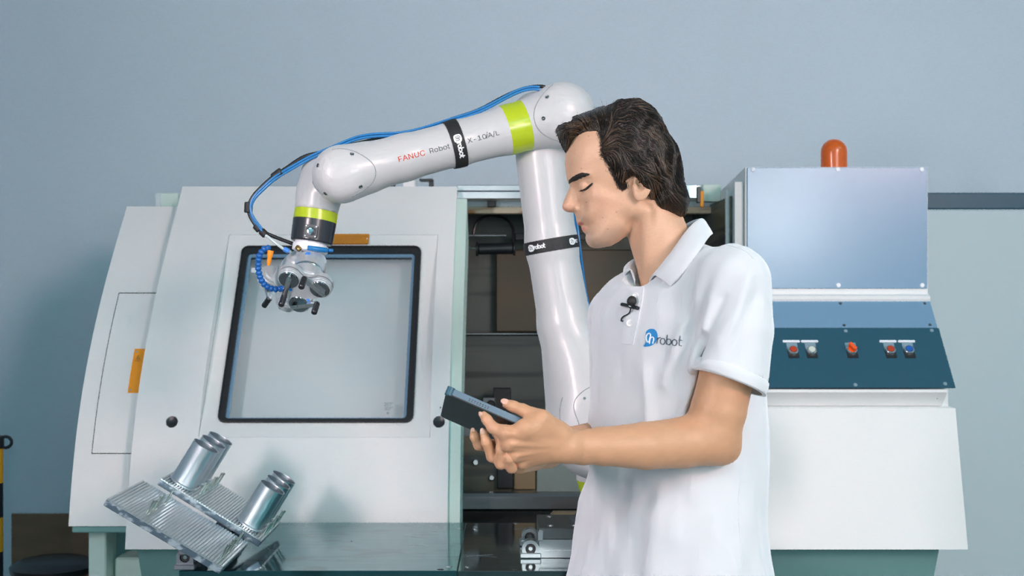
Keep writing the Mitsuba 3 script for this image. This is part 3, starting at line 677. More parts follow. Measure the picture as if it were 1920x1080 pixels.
def conform(flat, mesh, o, x, nrm, lift, th=.0006):
    """lettering laid on a mesh: flat outline in metres from o, along x, seen from nrm"""
    M = frame(o, nrm, x); t = extrude(flat.segmentize(.004) if hasattr(flat, 'segmentize') else flat, 1.0); v = t.vertices
    base = o + v[:, :1] * M[:3, 0] + v[:, 1:2] * M[:3, 1]
    h = hit(mesh, base + M[:3, 2] * .15, np.tile(-M[:3, 2], (len(v), 1)))
    bad = ~np.isfinite(h[:, 0])
    if bad.all(): return None
    bad |= np.abs((h - base) @ M[:3, 2] - np.nanmedian((h - base) @ M[:3, 2])) > .02
    h[bad] = base[bad]; t.vertices = h + M[:3, 2] * (lift + (v[:, 2:] - .5) * th)
    t.update_faces(~bad[t.faces].any(1)); t.remove_unreferenced_vertices()
    return t

def text_poly(txt, height, bold=False):
    """lettering as a flat outline, from the section of the letter mesh"""
    m = meshkit.text_mesh(txt, height, .002, bold)
    tri = m.triangles[m.face_normals[:, 2] > .9][:, :, :2]
    return unary_union([sg.Polygon(t).buffer(.00002) for t in tri])

part(RB, 'forearm_ring', band(fore, fp((985 - 640) / 412 * 0 + .785), ax, .050, .0006), 'mat_robot_green', 30, 'lime green ring on the forearm')
p_st = fp(.507); stp = part(RB, 'forearm_strap', band(fore, p_st, ax, .029, .0022, n=72), 'mat_strap', 30, 'black hook-and-loop strap with white logo on the forearm')
up_ax = at(1034, 460, Yu) - at(1060, 612, Yu); up_ax /= np.linalg.norm(up_ax)
p_us = at(1034.5, 460, Yu); ust = part(RB, 'upper_arm_strap', band(upper, p_us, up_ax, .029, .0022, n=72), 'mat_strap', 30, 'black hook-and-loop strap with white logos on the upper arm')
# the logo: a rounded blob with two linked loops, and the word beside it
def on_glyph(s):
    """'On' as two linked loops inside a unit circle, scaled"""
    o = [(-.34, -.32), (-.42, .1), (-.30, .42), (-.10, .42), (-.05, .1), (-.13, -.25), (-.30, -.36)]
    n_ = [(.06, -.40), (.06, .08), (.14, .25), (.28, .25), (.36, .08), (.36, -.40)]
    return sa.scale(strokes([o, n_], .10), s, s, origin=(0, 0))
def word(txt, h, w):
    """thin rounded letters as strokes: r o b o t"""
    L_ = {'r': ([[(0, 0), (0, .62)], [(0, .42), (.12, .6), (.30, .62)]], .36),
          'o': ([[(.28 + .28 * math.cos(t), .31 + .31 * math.sin(t)) for t in np.linspace(0, 2 * math.pi, 15)]], .72),
          'b': ([[(0, 0), (0, 1.0)], [(0, .31)] + [(.28 + .28 * math.cos(t), .31 + .31 * math.sin(t)) for t in np.linspace(math.pi, -math.pi, 15)]], .72),
          't': ([[(.05, .95), (.05, .12), (.15, 0), (.28, 0)], [(-.08, .62), (.26, .62)]], .42)}
    x, ls = 0, []
    for ch in txt:
        g, adv = L_[ch]
        ls += [[((a + x) * h, b * h) for a, b in l] for l in g]; x += adv
    return strokes(ls, w)
def strap_logo(mesh, holder, o, x, nrm, sc):
    blob = unary_union([sg.Point(0, 0).buffer(.0095 * sc, quad_segs=8), rrect(-.0095 * sc, -.0090 * sc, .0095 * sc, .0090 * sc, .006 * sc)]).difference(on_glyph(.013 * sc))
    part(holder, 'logo', cat([conform(blob, mesh, np.array(o, float), x, nrm, .0028), conform(sa.translate(word('robot', .0115 * sc, .0026 * sc), .0105 * sc, -.004 * sc), mesh, np.array(o, float), x, nrm, .0028)]), 'mat_white_ink', False)
dn = np.cross(ax, side); dn = dn if dn[2] < 0 else -dn        # around the forearm, downwards
fn = side * .97 - dn * .05; fn -= ax * (fn @ ax); fn /= np.linalg.norm(fn)
strap_logo(fore, stp, p_st + dn * -.004, dn, fn, .98)
un = np.array([0, -1.0, 0]); un -= up_ax * (un @ up_ax); un /= np.linalg.norm(un); ur = np.cross(un, up_ax); ur = ur if ur[0] > 0 else -ur
strap_logo(upper, ust, p_us - ur * .0365, ur, (un - ur * .3) / np.linalg.norm(un - ur * .3), .85); strap_logo(upper, ust, p_us + ur * .030, ur, (un + ur * .35) / np.linalg.norm(un + ur * .35), .85)
# lettering on the forearm
x0 = fp(.236) + dn * .0125
fan = text_poly('FANUC', .0112); part(RB, 'lettering', conform(sa.scale(fan, 1.18, 1, origin=(0, 0)), fore, x0, ax, fn, .0006), 'mat_red_ink', False, 'red lettering')
x1 = fp(.375) + dn * .012
rob = text_poly('Robot', .0108); part(RB, 'lettering', conform(sa.scale(rob, 1.16, 1, origin=(0, 0)), fore, x1, ax, fn, .0006), 'mat_grey_ink', False, 'grey lettering')
x2 = fp(.545) + dn * .0120
crx = unary_union([text_poly('X-10', .0104), sa.translate(sa.skew(text_poly('i', .0130), 14, origin=(0, 0)), .0350, 0), sa.translate(text_poly('A/L', .0104), .0395, 0)])
part(RB, 'lettering', conform(sa.scale(crx, 1.2, 1, origin=(0, 0)), fore, x2, ax, fn, .0006), 'mat_grey_ink', False, 'grey lettering')
# cover seams and screws
def seam_on(mesh, pxs, Y, w=.0011, n=40, name='cover_seam'):
    c = curve([at(px, py, Y) for px, py in pxs], n); d = c - CAM; d /= np.linalg.norm(d, axis=1, keepdims=True)
    h = hit(mesh, CAM + d * 1.5, d); h = h[np.isfinite(h[:, 0])]
    if len(h) > 4: part(RB, name, tube(h, w, 6), 'mat_seam', True)
def stud(mesh, px, py, r, name='screw', m='mat_dark_steel'):
    d = np.array([(px - 960) / F, 1, -(py - 540) / F]); loc, _, tr = mesh.ray.intersects_location([CAM], [d / np.linalg.norm(d)], multiple_hits=False)
    if len(loc):
        n = mesh.face_normals[tr[0]]; part(RB, name, revolve([(0, -.001), (r, -.001), (r, .0008), (r * .75, .0015), (r * .4, .0006), (0, .0006)], loc[0], n, 16), m)
seam_on(fore, [(1037, 158), (1012, 185), (1001, 218), (1010, 243), (1040, 262), (1075, 270)], Yf3)
seam_on(fore, [(622, 281), (650, 280), (682, 293), (703, 315), (703, 333), (688, 352), (660, 369)], Yf5)
seam_on(fore, [(600, 289), (588, 305), (584, 328), (590, 348), (606, 364)], Yf5 , .0022, name='cover_gap')
for q in ((1026, 182), (1019, 222), (660, 289), (676, 350), (596, 310), (610, 363)): stud(fore, *q, .0045)
seam_on(upper, [(1110, 724), (1088, 738), (1076, 757), (1080, 780), (1086, 796)], Yu); seam_on(upper, [(1055, 745), (1050, 770), (1053, 800)], Yu)
stud(upper, 1096, 747, .003, m='mat_steel')
# wrist
W0 = at(604, 327, 2.905); tl = np.array([-.137, -.10, -.985]); tl /= np.linalg.norm(tl); wp = lambda q: W0 + tl * q
fl = Field((-.58, 2.76, 1.58), (-.30, 3.02, 1.84), .004)
f = smin(fl.cone(W0 + [-.006, 0, .004], wp(.045), .040, .047), fl.cone(wp(.045), wp(.10), .0475, .0485), .02)
f = smin(f, fl.cone(W0 + [.01, .0, -.002], J5 - side * .03, .045, .050), .02)
f = smax(f, fl.plane(wp(.086), tl), .002)
wrist = fl.mesh(f, 6); part(RB, 'wrist', wrist, 'mat_robot_white', True)
part(RB, 'wrist_ring', revolve([(0, .0855), (.0488, .0855), (.0490, .087), (.0492, .108), (0, .108)], W0, tl, 48), 'mat_robot_green', 30, 'lime green ring on the wrist')
bk = part(RB, 'wrist_flange', revolve([(0, .108), (.0488, .108), (.0490, .110), (.0475, .155), (.0455, .158), (.0, .158)], W0, tl, 48), 'mat_robot_black', 30, 'glossy black flange drum')
side_w = np.cross(tl, [0, 1, 0]); fx = frame(wp(.134) - np.array([0, 1, 0]) * .0, (-.05, -1, .10), (1, 0, 0))
pn = (wp(.134) - np.array([-.003, .0485, 0])); Mx = frame(pn, (-.04, -1, .10), (1, 0, -.13))
part(bk, 'connector', cat([extrude(rrect(-.0145, -.0145, .0145, .0145, .004), .009, Mx @ Tz(-.006))]), 'mat_robot_black', 30)
part(bk, 'connector_plug', revolve([(0, .003), (.0085, .003), (.0085, .012), (.0065, .016), (0, .017)], pn, Mx[:3, 2], 20), 'mat_chrome', 30)
for a in np.ndindex(2, 2):
    o = (Mx @ np.r_[(a[0] * 2 - 1) * .0112, (a[1] * 2 - 1) * .0112, .003, 1])[:3]
    part(bk, 'connector_screw', cyl(o, o + Mx[:3, 2] * .0015, .0019, 10), 'mat_steel')
part(RB, 'tool_adapter', revolve([(0, .158), (.036, .158), (.036, .163), (.040, .164), (.040, .178), (.034, .181), (0, .181)], W0 + [-.001, 0, 0], tl, 40), 'mat_white_plate', 30)
q = wp(.171); part(RB, 'adapter_latch', cat([tube([q + [.0, -.042, 0], q + [.022, -.036, -.003], q + [.040, -.022, -.005]], [.0055, .0060, .0058], 12), tube([q + [.043, -.02, -.005], q + [.052, -.015, -.0055]], .0042, 10)]), 'mat_blue_latch', True, 'blue adapter latch')
part(RB, 'adapter_pin', tube([q + [-.025, -.036, .002], q + [-.018, -.040, -.004]], .006, 10), 'mat_brass', True)

def gripper(o, n, up, spin, rev=1):
    """three-finger gripper; o = centre of its face, n = where the face looks"""
    M = frame(o, n, up); key = part(RB, 'gripper', revolve([(0, -.122), (.018, -.122), (.028, -.116), (.034, -.104), (.0365, -.084), (.037, -.044), (.036, -.030), (0, -.028)], o, n, 44), 'mat_gripper_silver', 35, 'silver three-finger gripper')
    part(key, 'cover_ring', revolve([(.0366, -.062), (.0378, -.060), (.0378, -.056), (.0366, -.054)], o, n, 44), 'mat_chrome', 30)
    an = [math.radians(spin + 120 * i) for i in range(3)]; rl = .040
    tref = unary_union([sg.Point(rl * math.cos(a), rl * math.sin(a)).buffer(.0262, quad_segs=10) for a in an] + [sg.Polygon([(rl * math.cos(a), rl * math.sin(a)) for a in an])])
    tref = tref.buffer(.022).buffer(-.022)
    lay = [(-.034, -.010), (-.030, -.003), (-.024, 0), (-.012, 0), (-.008, -.001), (-.006, -.003)]
    part(key, 'lobed_head', cat([extrude(tref.buffer(off), .0065, M @ Tz(z)) for z, off in lay]), 'mat_gripper_silver', 30)
    part(key, 'clear_shell', extrude(tref.buffer(.0012).difference(tref.buffer(-.0005)), .006, M @ Tz(-.020)), 'mat_gripper_silver', 30)
    for i, a in enumerate(an):
        c = np.array([rl * math.cos(a), rl * math.sin(a)]); cc = (M @ np.r_[c, 0, 1])[:3]
        part(key, 'finger_disc', cyl(cc - M[:3, 2] * .006, cc + M[:3, 2] * .0025, .0222, 36, .0015), 'mat_mirror_dark', 30)
        b = a + math.radians(120 * rev); d = np.array([math.cos(b), math.sin(b)]); s0 = c - d * .012; s1 = c + d * .044
        bar_ = sg.LineString([s0, s1]).buffer(.0052, quad_segs=5)
        fb = part(key, 'finger_bar', extrude(bar_, .007, M @ Tz(.0025)), 'mat_chrome', 30)
        for t in (.0, .009):
            s_ = s0 + d * t; cs = (M @ np.r_[s_, .0095, 1])[:3]; part(key, 'bar_bolt', cyl(cs, cs + M[:3, 2] * .0025, .0028, 10), 'mat_chrome', 30)
        t0 = (M @ np.r_[s1, .004, 1])[:3]; part(key, 'finger_tip', cyl(t0, t0 + M[:3, 2] * .034, .0066, 18, .002), 'mat_black_plastic', 30, 'black fingertip')
        m_ = c + np.array([math.cos(a + 2.2), math.sin(a + 2.2)]) * .0265; mc = (M @ np.r_[m_ * .8, -.0002, 1])[:3]
        part(key, 'blue_dot', cyl(mc, mc + M[:3, 2] * .0012, .0042, 14), 'mat_blue_mark', 30)
    return key, M
g1o = at(567, 546, 2.80); g1n = np.array([-.09, -.77, -.63])
g1, M1 = gripper(g1o, g1n, (1, -.0, 0), 12)
g2o = at(529, 543, 2.965); gripper(g2o, np.array([-.52, .62, -.58]), (1, 0, 0), 70, -1)
topg = g1o - g1n / np.linalg.norm(g1n) * .115
part(RB, 'dual_mount', tube([wp(.178), (wp(.19) + topg) / 2, topg], [.030, .030, .020], 20), 'mat_gripper_silver', True)
part(RB, 'dual_mount', tube([wp(.178), g2o + np.array([.52, -.62, .58]) * .09], [.028, .02], 20), 'mat_gripper_silver', True)
lg = g1o - g1n / np.linalg.norm(g1n) * .088; Mg = frame(lg, (-.10, -.62, .77), (1, 0, 0)); nn_ = Mg[:3, 2]
gm = scene[g1]
part(g1, 'logo', cat([move(extrude(sa.translate(sg.Point(0, 0).buffer(.0062, quad_segs=6), 0, 0), .0012), Mg @ Tz(.0352))]), 'mat_blue_mark', False, 'small blue logo')
# coolant hose of blue links with an orange nozzle
ho = part(RB, 'hose_stem', tube([at(536, 541, 2.84), at(527, 541, 2.845)], .007, 10), 'mat_hose_blue', True)
hp = curve([at(527, 541, 2.845), at(512, 541.7, 2.845), at(496, 533.5, 2.845), at(487.5, 519, 2.845), at(484.5, 505, 2.845), at(484.5, 491, 2.845), at(488, 476, 2.845), at(497, 466, 2.845), at(507, 468, 2.84)], 200)
t_ = np.r_[0, np.cumsum(np.linalg.norm(np.diff(hp, axis=0), axis=1))]
for d in np.arange(.002, t_[-1], .0095):
    i = np.searchsorted(t_, d); c = hp[min(i, 199)]; tn = hp[min(i + 3, 199)] - hp[max(min(i, 199) - 3, 0)]
    part(ho, 'hose_link', revolve([(0, -.0055), (.0044, -.0052), (.0070, -.0025), (.0075, .0005), (.0066, .003), (.0046, .0048), (0, .005)], c, tn, 16), 'mat_hose_blue', 60)
part(ho, 'nozzle', revolve([(0, -.004), (.0068, -.004), (.0068, .007), (.0048, .012), (.0052, .020), (.0030, .030), (0, .030)], hp[-1] + [0, 0, -.006], (-.15, 0, -1), 18), 'mat_nozzle_orange', 30, 'orange hose nozzle')
# cables
cb_ = curve([at(1022, 163, 2.93), at(993, 163.5, 2.93), at(963, 173, 2.93), at(932, 188, 2.93), at(902, 204, 2.93), at(842, 225, 2.92), at(812, 236, 2.91), at(752, 250, 2.90), at(691, 264, 2.90), at(640, 276, 2.90), at(600, 286, 2.90), at(570, 294, 2.89), at(540, 313, 2.88), at(513, 331, 2.87), at(487, 354, 2.87), at(470, 376, 2.87), at(466, 393, 2.87), at(473, 413, 2.87), at(487, 430, 2.87), at(505, 440, 2.88), at(530, 450, 2.885), at(552, 458, 2.89)], 130)
part(RB, 'cable', tube(cb_, .0042, 10), 'mat_cable_black', True, 'black cable')
cl_ = curve([at(1012, 168, 2.90), at(985, 169, 2.90), at(955, 181, 2.90), at(925, 197, 2.90), at(898, 210, 2.90), at(842, 228.5, 2.895), at(797, 243, 2.89), at(751, 253, 2.88), at(700, 256, 2.87), at(667, 262, 2.87), at(630, 277, 2.87), at(585, 296, 2.87), at(543, 319, 2.865), at(517, 335, 2.86), at(492, 357, 2.86), at(474, 378, 2.86), at(470, 395, 2.86), at(477, 414, 2.86), at(492, 434, 2.86)], 120)
part(RB, 'hose', tube(cl_, .0034, 10), 'mat_cable_blue', True, 'blue air hose'); part(RB, 'hose', tube(cl_ + [.0, -.003, .0055], .0026, 10), 'mat_cable_blue', True)
part(RB, 'hose', tube(curve([at(497, 441, 2.86), at(515, 454, 2.86), at(534, 468, 2.86), at(545, 472, 2.87)], 20), .0034, 10), 'mat_tube_clear', True, 'clear air tube')
for (px, py, r, ln, dx, dz) in ((520, 327, .0095, .026, 1, .75), (466, 389, .0095, .024, .05, 1), (483, 427, .0085, .016, .7, -.8), (494, 437, .0085, .016, .8, -.8)):
    p = at(px, py, 2.865); d = np.array([dx, 0, dz]); d /= np.linalg.norm(d)
    part(RB, 'cable_clip', cyl(p - d * ln / 2, p + d * ln / 2, r, 16, .002), 'mat_strap')
p = at(537, 469, 2.86); part(RB, 'tube_fitting', cyl(p - [.006, 0, -.003], p + [.006, 0, -.003], .006, 14, .001), 'mat_blue_mark')
ub = curve([at(1072, 300, 3.05), at(1074, 400, 3.05), at(1080, 450, 3.04), at(1086, 500, 3.05), at(1096, 560, 3.06), at(1108, 600, 3.06), at(1122, 650, 3.06), at(1135, 720, 3.06)], 50)
part(RB, 'hose', tube(ub, .0045, 10), 'mat_cable_blue', True); part(RB, 'cable', tube(ub + [.008, 0, -.01], .0038, 10), 'mat_cable_blue', True)
# ------------------------------------------------------------------ the person: materials
def skin_fn(p, n, uv):
    m = fbm(p.x * 55, p.y * 55, p.z * 55, 3) - .5
    f = noise(p.x * 700, p.y * 700, p.z * 700) - .5
    return mi.Color3f(1, 1, 1) * (1 + .10 * m + .10 * f)
mat('skin', {'type': 'mesh_attribute', 'name': 'vertex_color'}, .50, spec=.4, sheen=.15, bump=(proc(lambda p, n, uv: fbm(p.x * 420, p.y * 420, p.z * 420, 3), 4e-4), .00016))
mat('hair', proc(lambda p, n, uv: mix((.006, .005, .0045), (.020, .013, .009), fbm(p.x * 60, p.y * 60, p.z * 60, 2))), .32, spec=.35)
mat('hair_light', (.085, .055, .036), .34, spec=.4)  # lighter brown, puts the highlights on the locks into the colour
mat('brow_hair', (.012, .009, .008), .6)
mat('eye_white', (.62, .60, .58), .2)
mat('nail', (.64, .40, .30), .28, spec=.5)
def shirt_relief(p, n, uv):
    return fbm(p.x * 900, p.y * 900, p.z * 900, 2) + .25 * fbm(p.x * 60, p.y * 60, p.z * 40, 3)
mat('shirt', (.65, .67, .695), .85, spec=.15, sheen=.4, bump=(proc(shirt_relief, 4e-4), .0007))
mat('shirt_plain', (.67, .69, .715), .8, spec=.15, sheen=.3)
mat('thread', (.55, .58, .62), .8)
mat('button_white', (.82, .82, .82), .3)
mat('logo_blue', (.02, .22, .52), .6)
mat('logo_grey', (.06, .09, .12), .7)
mat('trousers', (.03, .035, .05), .8)
mat('shoe', (.03, .03, .03), .5)
mat('tablet_back', (.012, .013, .015), .45)
mat('tablet_edge', (.15, .19, .24), .3, .6)
mat('screen_glass', (.02, .022, .025), .06)

PS = 'person'
S = 2.14 / F                                    # metres per pixel in the plane of the head
YH = 2.14
SKIN = np.array([.60, .36, .235])

# ---- head: side outlines give the shape front to back, inflated to its width
GX, GY = np.arange(1020, 1321), np.arange(160, 501)
def sdist(poly, k=3):
    im = Image.new('L', (len(GX) * k, len(GY) * k)); ImageDraw.Draw(im).polygon([((x - GX[0]) * k, (y - GY[0]) * k) for x, y in poly], fill=255)
    a = np.asarray(im) > 0; d = (distance_transform_edt(a) - distance_transform_edt(~a)) / k
    return d[k // 2::k, k // 2::k].T
def inflate(d, T_, R_):
    t = np.clip(d / R_, 0, 1); w = T_ * np.sqrt(np.clip(1 - (1 - t) ** 2, 0, 1))
    return np.where(d > 0, w, np.maximum(d * 2, -40))
def spl(pts, n=160):
    return [tuple(q) for q in curve(np.array(pts, float), n)]
xx, yy = np.meshgrid(GX, GY, indexing='ij')
SK = dict(c=(1169, 293), rx=107, ry=103)
_u, _v = (xx - 1164) * .966 + (yy - 297) * .259, (yy - 297) * .966 - (xx - 1164) * .259
rho = (_u / 103.0) ** 2 + (_v / 93.0) ** 2
w_skull = np.where(rho < 1, 83 * np.sqrt(np.clip(1 - rho, 0, 1)), -40 * (np.sqrt(rho) - 1) * 2.5)
face = [(1075, 262), (1064, 285), (1061.3, 303), (1062, 318), (1064.3, 334), (1067.5, 344), (1074, 353), (1080, 366), (1083, 385), (1083, 400), (1085, 413), (1091, 420), (1099, 427), (1100.5, 440), (1099, 447), (1101, 455), (1106, 461.5), (1113, 464.5), (1127, 464.5), (1145, 461), (1160, 453), (1178, 438), (1192, 415), (1200, 385), (1205, 350), (1205, 290), (1150, 235)]
d_face = sdist(face); w_face = inflate(d_face, 60, 46)
w_face *= np.where(d_face > 0, 1 - .14 * np.clip((yy - 385) / 80, 0, 1), 1)
nose = [(1066, 340), (1070.5, 348.5), (1067, 356), (1063.2, 365), (1056.3, 381.5), (1054.4, 388), (1055.5, 392.5), (1059, 395.6), (1066.5, 398.4), (1076, 399.6), (1092, 399), (1098, 384), (1094, 362), (1084, 345)]
w_nose = inflate(sdist(nose), 15.5, 17)
ulip = [(1077, 398), (1079.8, 405), (1081.4, 412), (1082.6, 419), (1085.2, 422.4), (1092, 423), (1108, 421), (1112, 405), (1100, 396)]
llip = [(1090, 424), (1104, 421.5), (1114, 424), (1116, 440), (1101, 441), (1094.5, 435), (1091.8, 430)]
w_ul = inflate(sdist(ulip), 25, 17); w_ll = inflate(sdist(llip), 21, 14)
chin = [(1100, 441), (1098.8, 447), (1101, 455), (1106, 461.5), (1113, 464.5), (1127, 464.5), (1135, 450), (1120, 436)]
w_ch = inflate(sdist(chin), 26, 17)
W2 = smax(smax(w_skull, w_face, 10), w_nose, 5); W2 = smax(W2, w_ul, 3); W2 = smax(W2, w_ll, 2.5); W2 = smax(W2, w_ch, 6)
G = lambda x, y, sx, sy, a=0: np.exp(-((((xx - x) * math.cos(a) + (yy - y) * math.sin(a)) / sx) ** 2 + (((yy - y) * math.cos(a) - (xx - x) * math.sin(a)) / sy) ** 2))
W2 = W2 + np.where(W2 > 0, 1, 0) * (-12 * G(1089, 354, 11, 11) - 3 * G(1102, 349, 14, 10) + 3.5 * G(1084, 335, 20, 5, -.25) + 4 * G(1124, 372, 26, 12, .25) - 5 * G(1140, 318, 26, 22) - 3.5 * G(1118, 405, 15, 20) + 3 * G(1165, 430, 24, 12) - 2.5 * G(1094, 412, 4, 16, .5) - 2.5 * G(1107, 422, 5, 4) - 2 * G(1104, 442, 6, 4) - 9 * G(1093.5, 389, 3.6, 9, .15) - 3.0 * G(1094, 339.5, 11, 2.2, .12) - 2.2 * G(1083, 381, 7, 2.2, -.5))
W2 = gaussian_filter(W2, .8)
hx = np.arange(1030, 1312, 1.6); hy = np.arange(170, 548, 1.6); hw = np.arange(-96, 97, 1.6)
A_ = np.stack(np.meshgrid(hx - GX[0], hy - GY[0], indexing='ij'))
Wg = map_coordinates(W2, A_, order=1, cval=-40.)
fh = np.abs(hw)[None, :, None] - Wg[:, None, :]
Hx, Hw, Hy = hx[:, None, None], hw[None, :, None], hy[None, None, :]
bl = lambda x, w, y, r, k=1: np.sqrt((Hx - x) ** 2 + (Hw - w) ** 2 + ((Hy - y) * k) ** 2) - r
for sgn in (-1, 1):
    fh = smin(fh, bl(1181, sgn * 40, 386, 27), 16)
    fh = smin(fh, bl(1098.5, sgn * 33, 352, 13.8), 3)                       # eyeball under the lid
    fh = smin(fh, bl(1083.5, sgn * 14, 391, 8.8), 3)                    # wing of the nose
    fh = smax(fh, -np.sqrt((Hx - 1073) ** 2 / 1.9 + (Hw - sgn * 6.5) ** 2 + (Hy - 399) ** 2) + 3.0, 2)   # nostril
    # ear: a tilted shell with a hollow
    ex, ey = (Hx - 1197) * .97 + (Hy - 350) * .22, (Hy - 350) * .97 - (Hx - 1197) * .22
    ew = Hw - sgn * (78 + .30 * (ex + 10))
    ear = (np.sqrt((ex / 17.5) ** 2 + (ey / 34.0) ** 2 + (ew / 6.5) ** 2) - 1) * 7
    hollow = (np.sqrt(((ex + 3.5) / 10.5) ** 2 + ((ey - 0) / 16.0) ** 2 + ((ew - sgn * 6) / 10.0) ** 2) - 1) * 8
    groove = (np.sqrt(((ex - 1) / 11.5) ** 2 + ((ey + 12) / 17.0) ** 2 + ((ew - sgn * 7) / 6.0) ** 2) - 1) * 6
    ear = smax(smax(ear, -hollow, 2.5), -groove, 2.5)
    ear = smin(ear, bl(1184.5, sgn * 77, 357, 5.5), 3)
    fh = smin(fh, ear, 4)
# neck in the same units
ax_, bx_ = np.array([1216, 4, 388.0]), np.array([1262, 2, 520.0]); dv = bx_ - ax_
tt = np.clip(((Hx - ax_[0]) * dv[0] + (Hw - ax_[1]) * dv[1] + (Hy - ax_[2]) * dv[2]) / (dv @ dv), 0, 1.2)
nk = np.sqrt((Hx - ax_[0] - tt * dv[0]) ** 2 + (Hw - ax_[1] - tt * dv[1]) ** 2 + (Hy - ax_[2] - tt * dv[2]) ** 2) - (53 + 7 * tt)
fh = smin(fh, nk, 16)
for sgn in (-1, 1):
    a3, b3 = np.array([1207, sgn * 55, 400.]), np.array([1216, sgn * 16, 530.]); d3 = b3 - a3
    t3 = np.clip(((Hx - a3[0]) * d3[0] + (Hw - a3[1]) * d3[1] + (Hy - a3[2]) * d3[2]) / (d3 @ d3), 0, 1)
    fh = smin(fh, np.sqrt((Hx - a3[0] - t3 * d3[0]) ** 2 + (Hw - a3[1] - t3 * d3[1]) ** 2 + (Hy - a3[2] - t3 * d3[2]) ** 2) - 10, 16)
fh = gaussian_filter(fh, .7)
head = nets(fh.astype(np.float32), np.array([hx[0], hw[0], hy[0]]), 1.6)
relax(head, 6)
hv = head.vertices.copy()                       # (px, w, py)
def head_to_world(q):
    q = np.asarray(q, float)
    return np.stack([(q[..., 0] - 960) * S, YH + q[..., 1] * S, 1.48 - (q[..., 2] - 540) * S], -1)
head.vertices = head_to_world(hv); head.faces = head.faces
if head.volume < 0: head.invert()
hx_, hw_, hy_ = hv.T
g3 = lambda x, w, y, sx, sw, sy: np.exp(-(((hx_ - x) / sx) ** 2 + ((np.abs(hw_) - w) / sw) ** 2 + ((hy_ - y) / sy) ** 2))
hc = np.tile(SKIN, (len(hv), 1)); nz = meshkit.fbm(hv * .45, 3, 3)
def tint(c, a):
    global hc
    a = np.clip(a, 0, 1)[:, None]; hc = hc * (1 - a) + np.array(c) * a
tint((.56, .27, .19), .75 * g3(1066, 0, 390, 16, 14, 13))
tint((.62, .30, .22), .35 * g3(1128, 50, 385, 26, 30, 22))
tint((.40, .32, .27), (.50 * g3(1100, 18, 450, 26, 30, 15) + .55 * g3(1092, 14, 409, 14, 16, 6) + .30 * g3(1150, 50, 445, 30, 30, 16)) * (.45 + 1.1 * nz))
tint((.52, .20, .15), 1.1 * (smoothstep_np := (lambda a, b, x: np.clip((x - a) / (b - a), 0, 1) ** 2 * (3 - 2 * np.clip((x - a) / (b - a), 0, 1))))(.35, .7, g3(1088, 6, 419.5, 11, 17, 4.2)))
tint((.58, .24, .18), 1.0 * smoothstep_np(.35, .7, g3(1098, 5, 429, 10, 16, 6)))

hc *= (1 + .16 * (nz - .5))[:, None]
for q in ((1097, 382), (1151, 401), (1126, 411), (1136, 432), (1087, 321), (1276, 478), (1264, 460), (1100, 262)):
    i = ((hx_ - q[0]) ** 2 + (hy_ - q[1]) ** 2 + (np.minimum(hw_ + 20, 0) * 0)); i = (hw_ < 0) * np.exp(-i / 1.1 ** 2); hc *= (1 - .5 * i)[:, None]

# ---- arms and hands
def P(px, py, Y): return at(px, py, Y)
def chain(fl, f, pts, k):
    """bars through (point, radius) pairs, blended into f"""
    g = None
    for (a, ra), (b, rb) in zip(pts[:-1], pts[1:]):
        c = fl.cone(a, b, ra, rb); g = c if g is None else smin(g, c, .004)
    return g if f is None else smin(f, g, k)
SL, SR = P(1388, 527, 1.985), P(1158, 592, 2.30)
EL, WL = P(1336, 820, 1.965), P(1066, 836, 1.885)
fl = Field((-.075, 1.76, 1.175), (.40, 2.10, 1.52), .0022)
f = chain(fl, None, [(SL, .041), (P(1376, 655, 1.975), .036), (P(1362, 708, 1.967), .0415), (P(1347, 770, 1.965), .0425), (EL, .0385)], .01)
f = smin(f, fl.ball(P(1362, 843, 1.968), .0185), .022)
f = smin(f, chain(fl, None, [(EL, .036), (P(1280, 830, 1.955), .0385), (P(1210, 836, 1.93), .0355), (P(1130, 837, 1.905), .0285), (WL, .0222)], .01), .02)
f = smin(f, fl.cone(P(1090, 848, 1.895), P(1066, 846, 1.885), .017, .015), .012)
mcp = [P(948, 812, 1.845), P(954, 832, 1.850), P(964, 853, 1.862), P(978, 867, 1.878)]
for m_, rr in zip(mcp, (.0115, .0115, .0105, .0095)):
    f = smin(f, fl.cone(WL, m_, .0195, rr), .010)
f = smin(f, fl.cone(P(1040, 812, 1.876), P(985, 804, 1.846), .018, .0135), .014); f = smin(f, fl.cone(P(1018, 800, 1.860), P(985, 802, 1.842), .012, .010), .012)
fing = [chain(fl, None, [(mcp[0], .0100), (P(924, 802, 1.850), .0082), (P(913, 787, 1.856), .0073), (P(907, 779, 1.861), .0063)], .002),
        chain(fl, None, [(mcp[1], .0108), (P(941, 828, 1.892), .0086), (P(932, 812, 1.925), .0074), (P(930, 802, 1.95), .0062)], .002),
        chain(fl, None, [(mcp[2], .0100), (P(955, 848, 1.905), .0082), (P(946, 832, 1.938), .0072), (P(942, 822, 1.958), .0062)], .002),
        chain(fl, None, [(mcp[3], .0090), (P(968, 868, 1.905), .0076), (P(958, 852, 1.935), .0066), (P(950, 842, 1.95), .0056)], .002)]
g = fing[0]
for q in fing[1:]: g = smin(g, q, .0018)
f = smin(f, g, .006)
th = chain(fl, None, [(P(1050, 812, 1.872), .0145), (P(1016, 785, 1.854), .0128), (P(980, 768.5, 1.868), .0086), (P(962, 762, 1.874), .0080), (P(950, 757.5, 1.878), .0068)], .002)
f = smin(f, th, .011)
tn = lambda a, b, r, d: f + 0
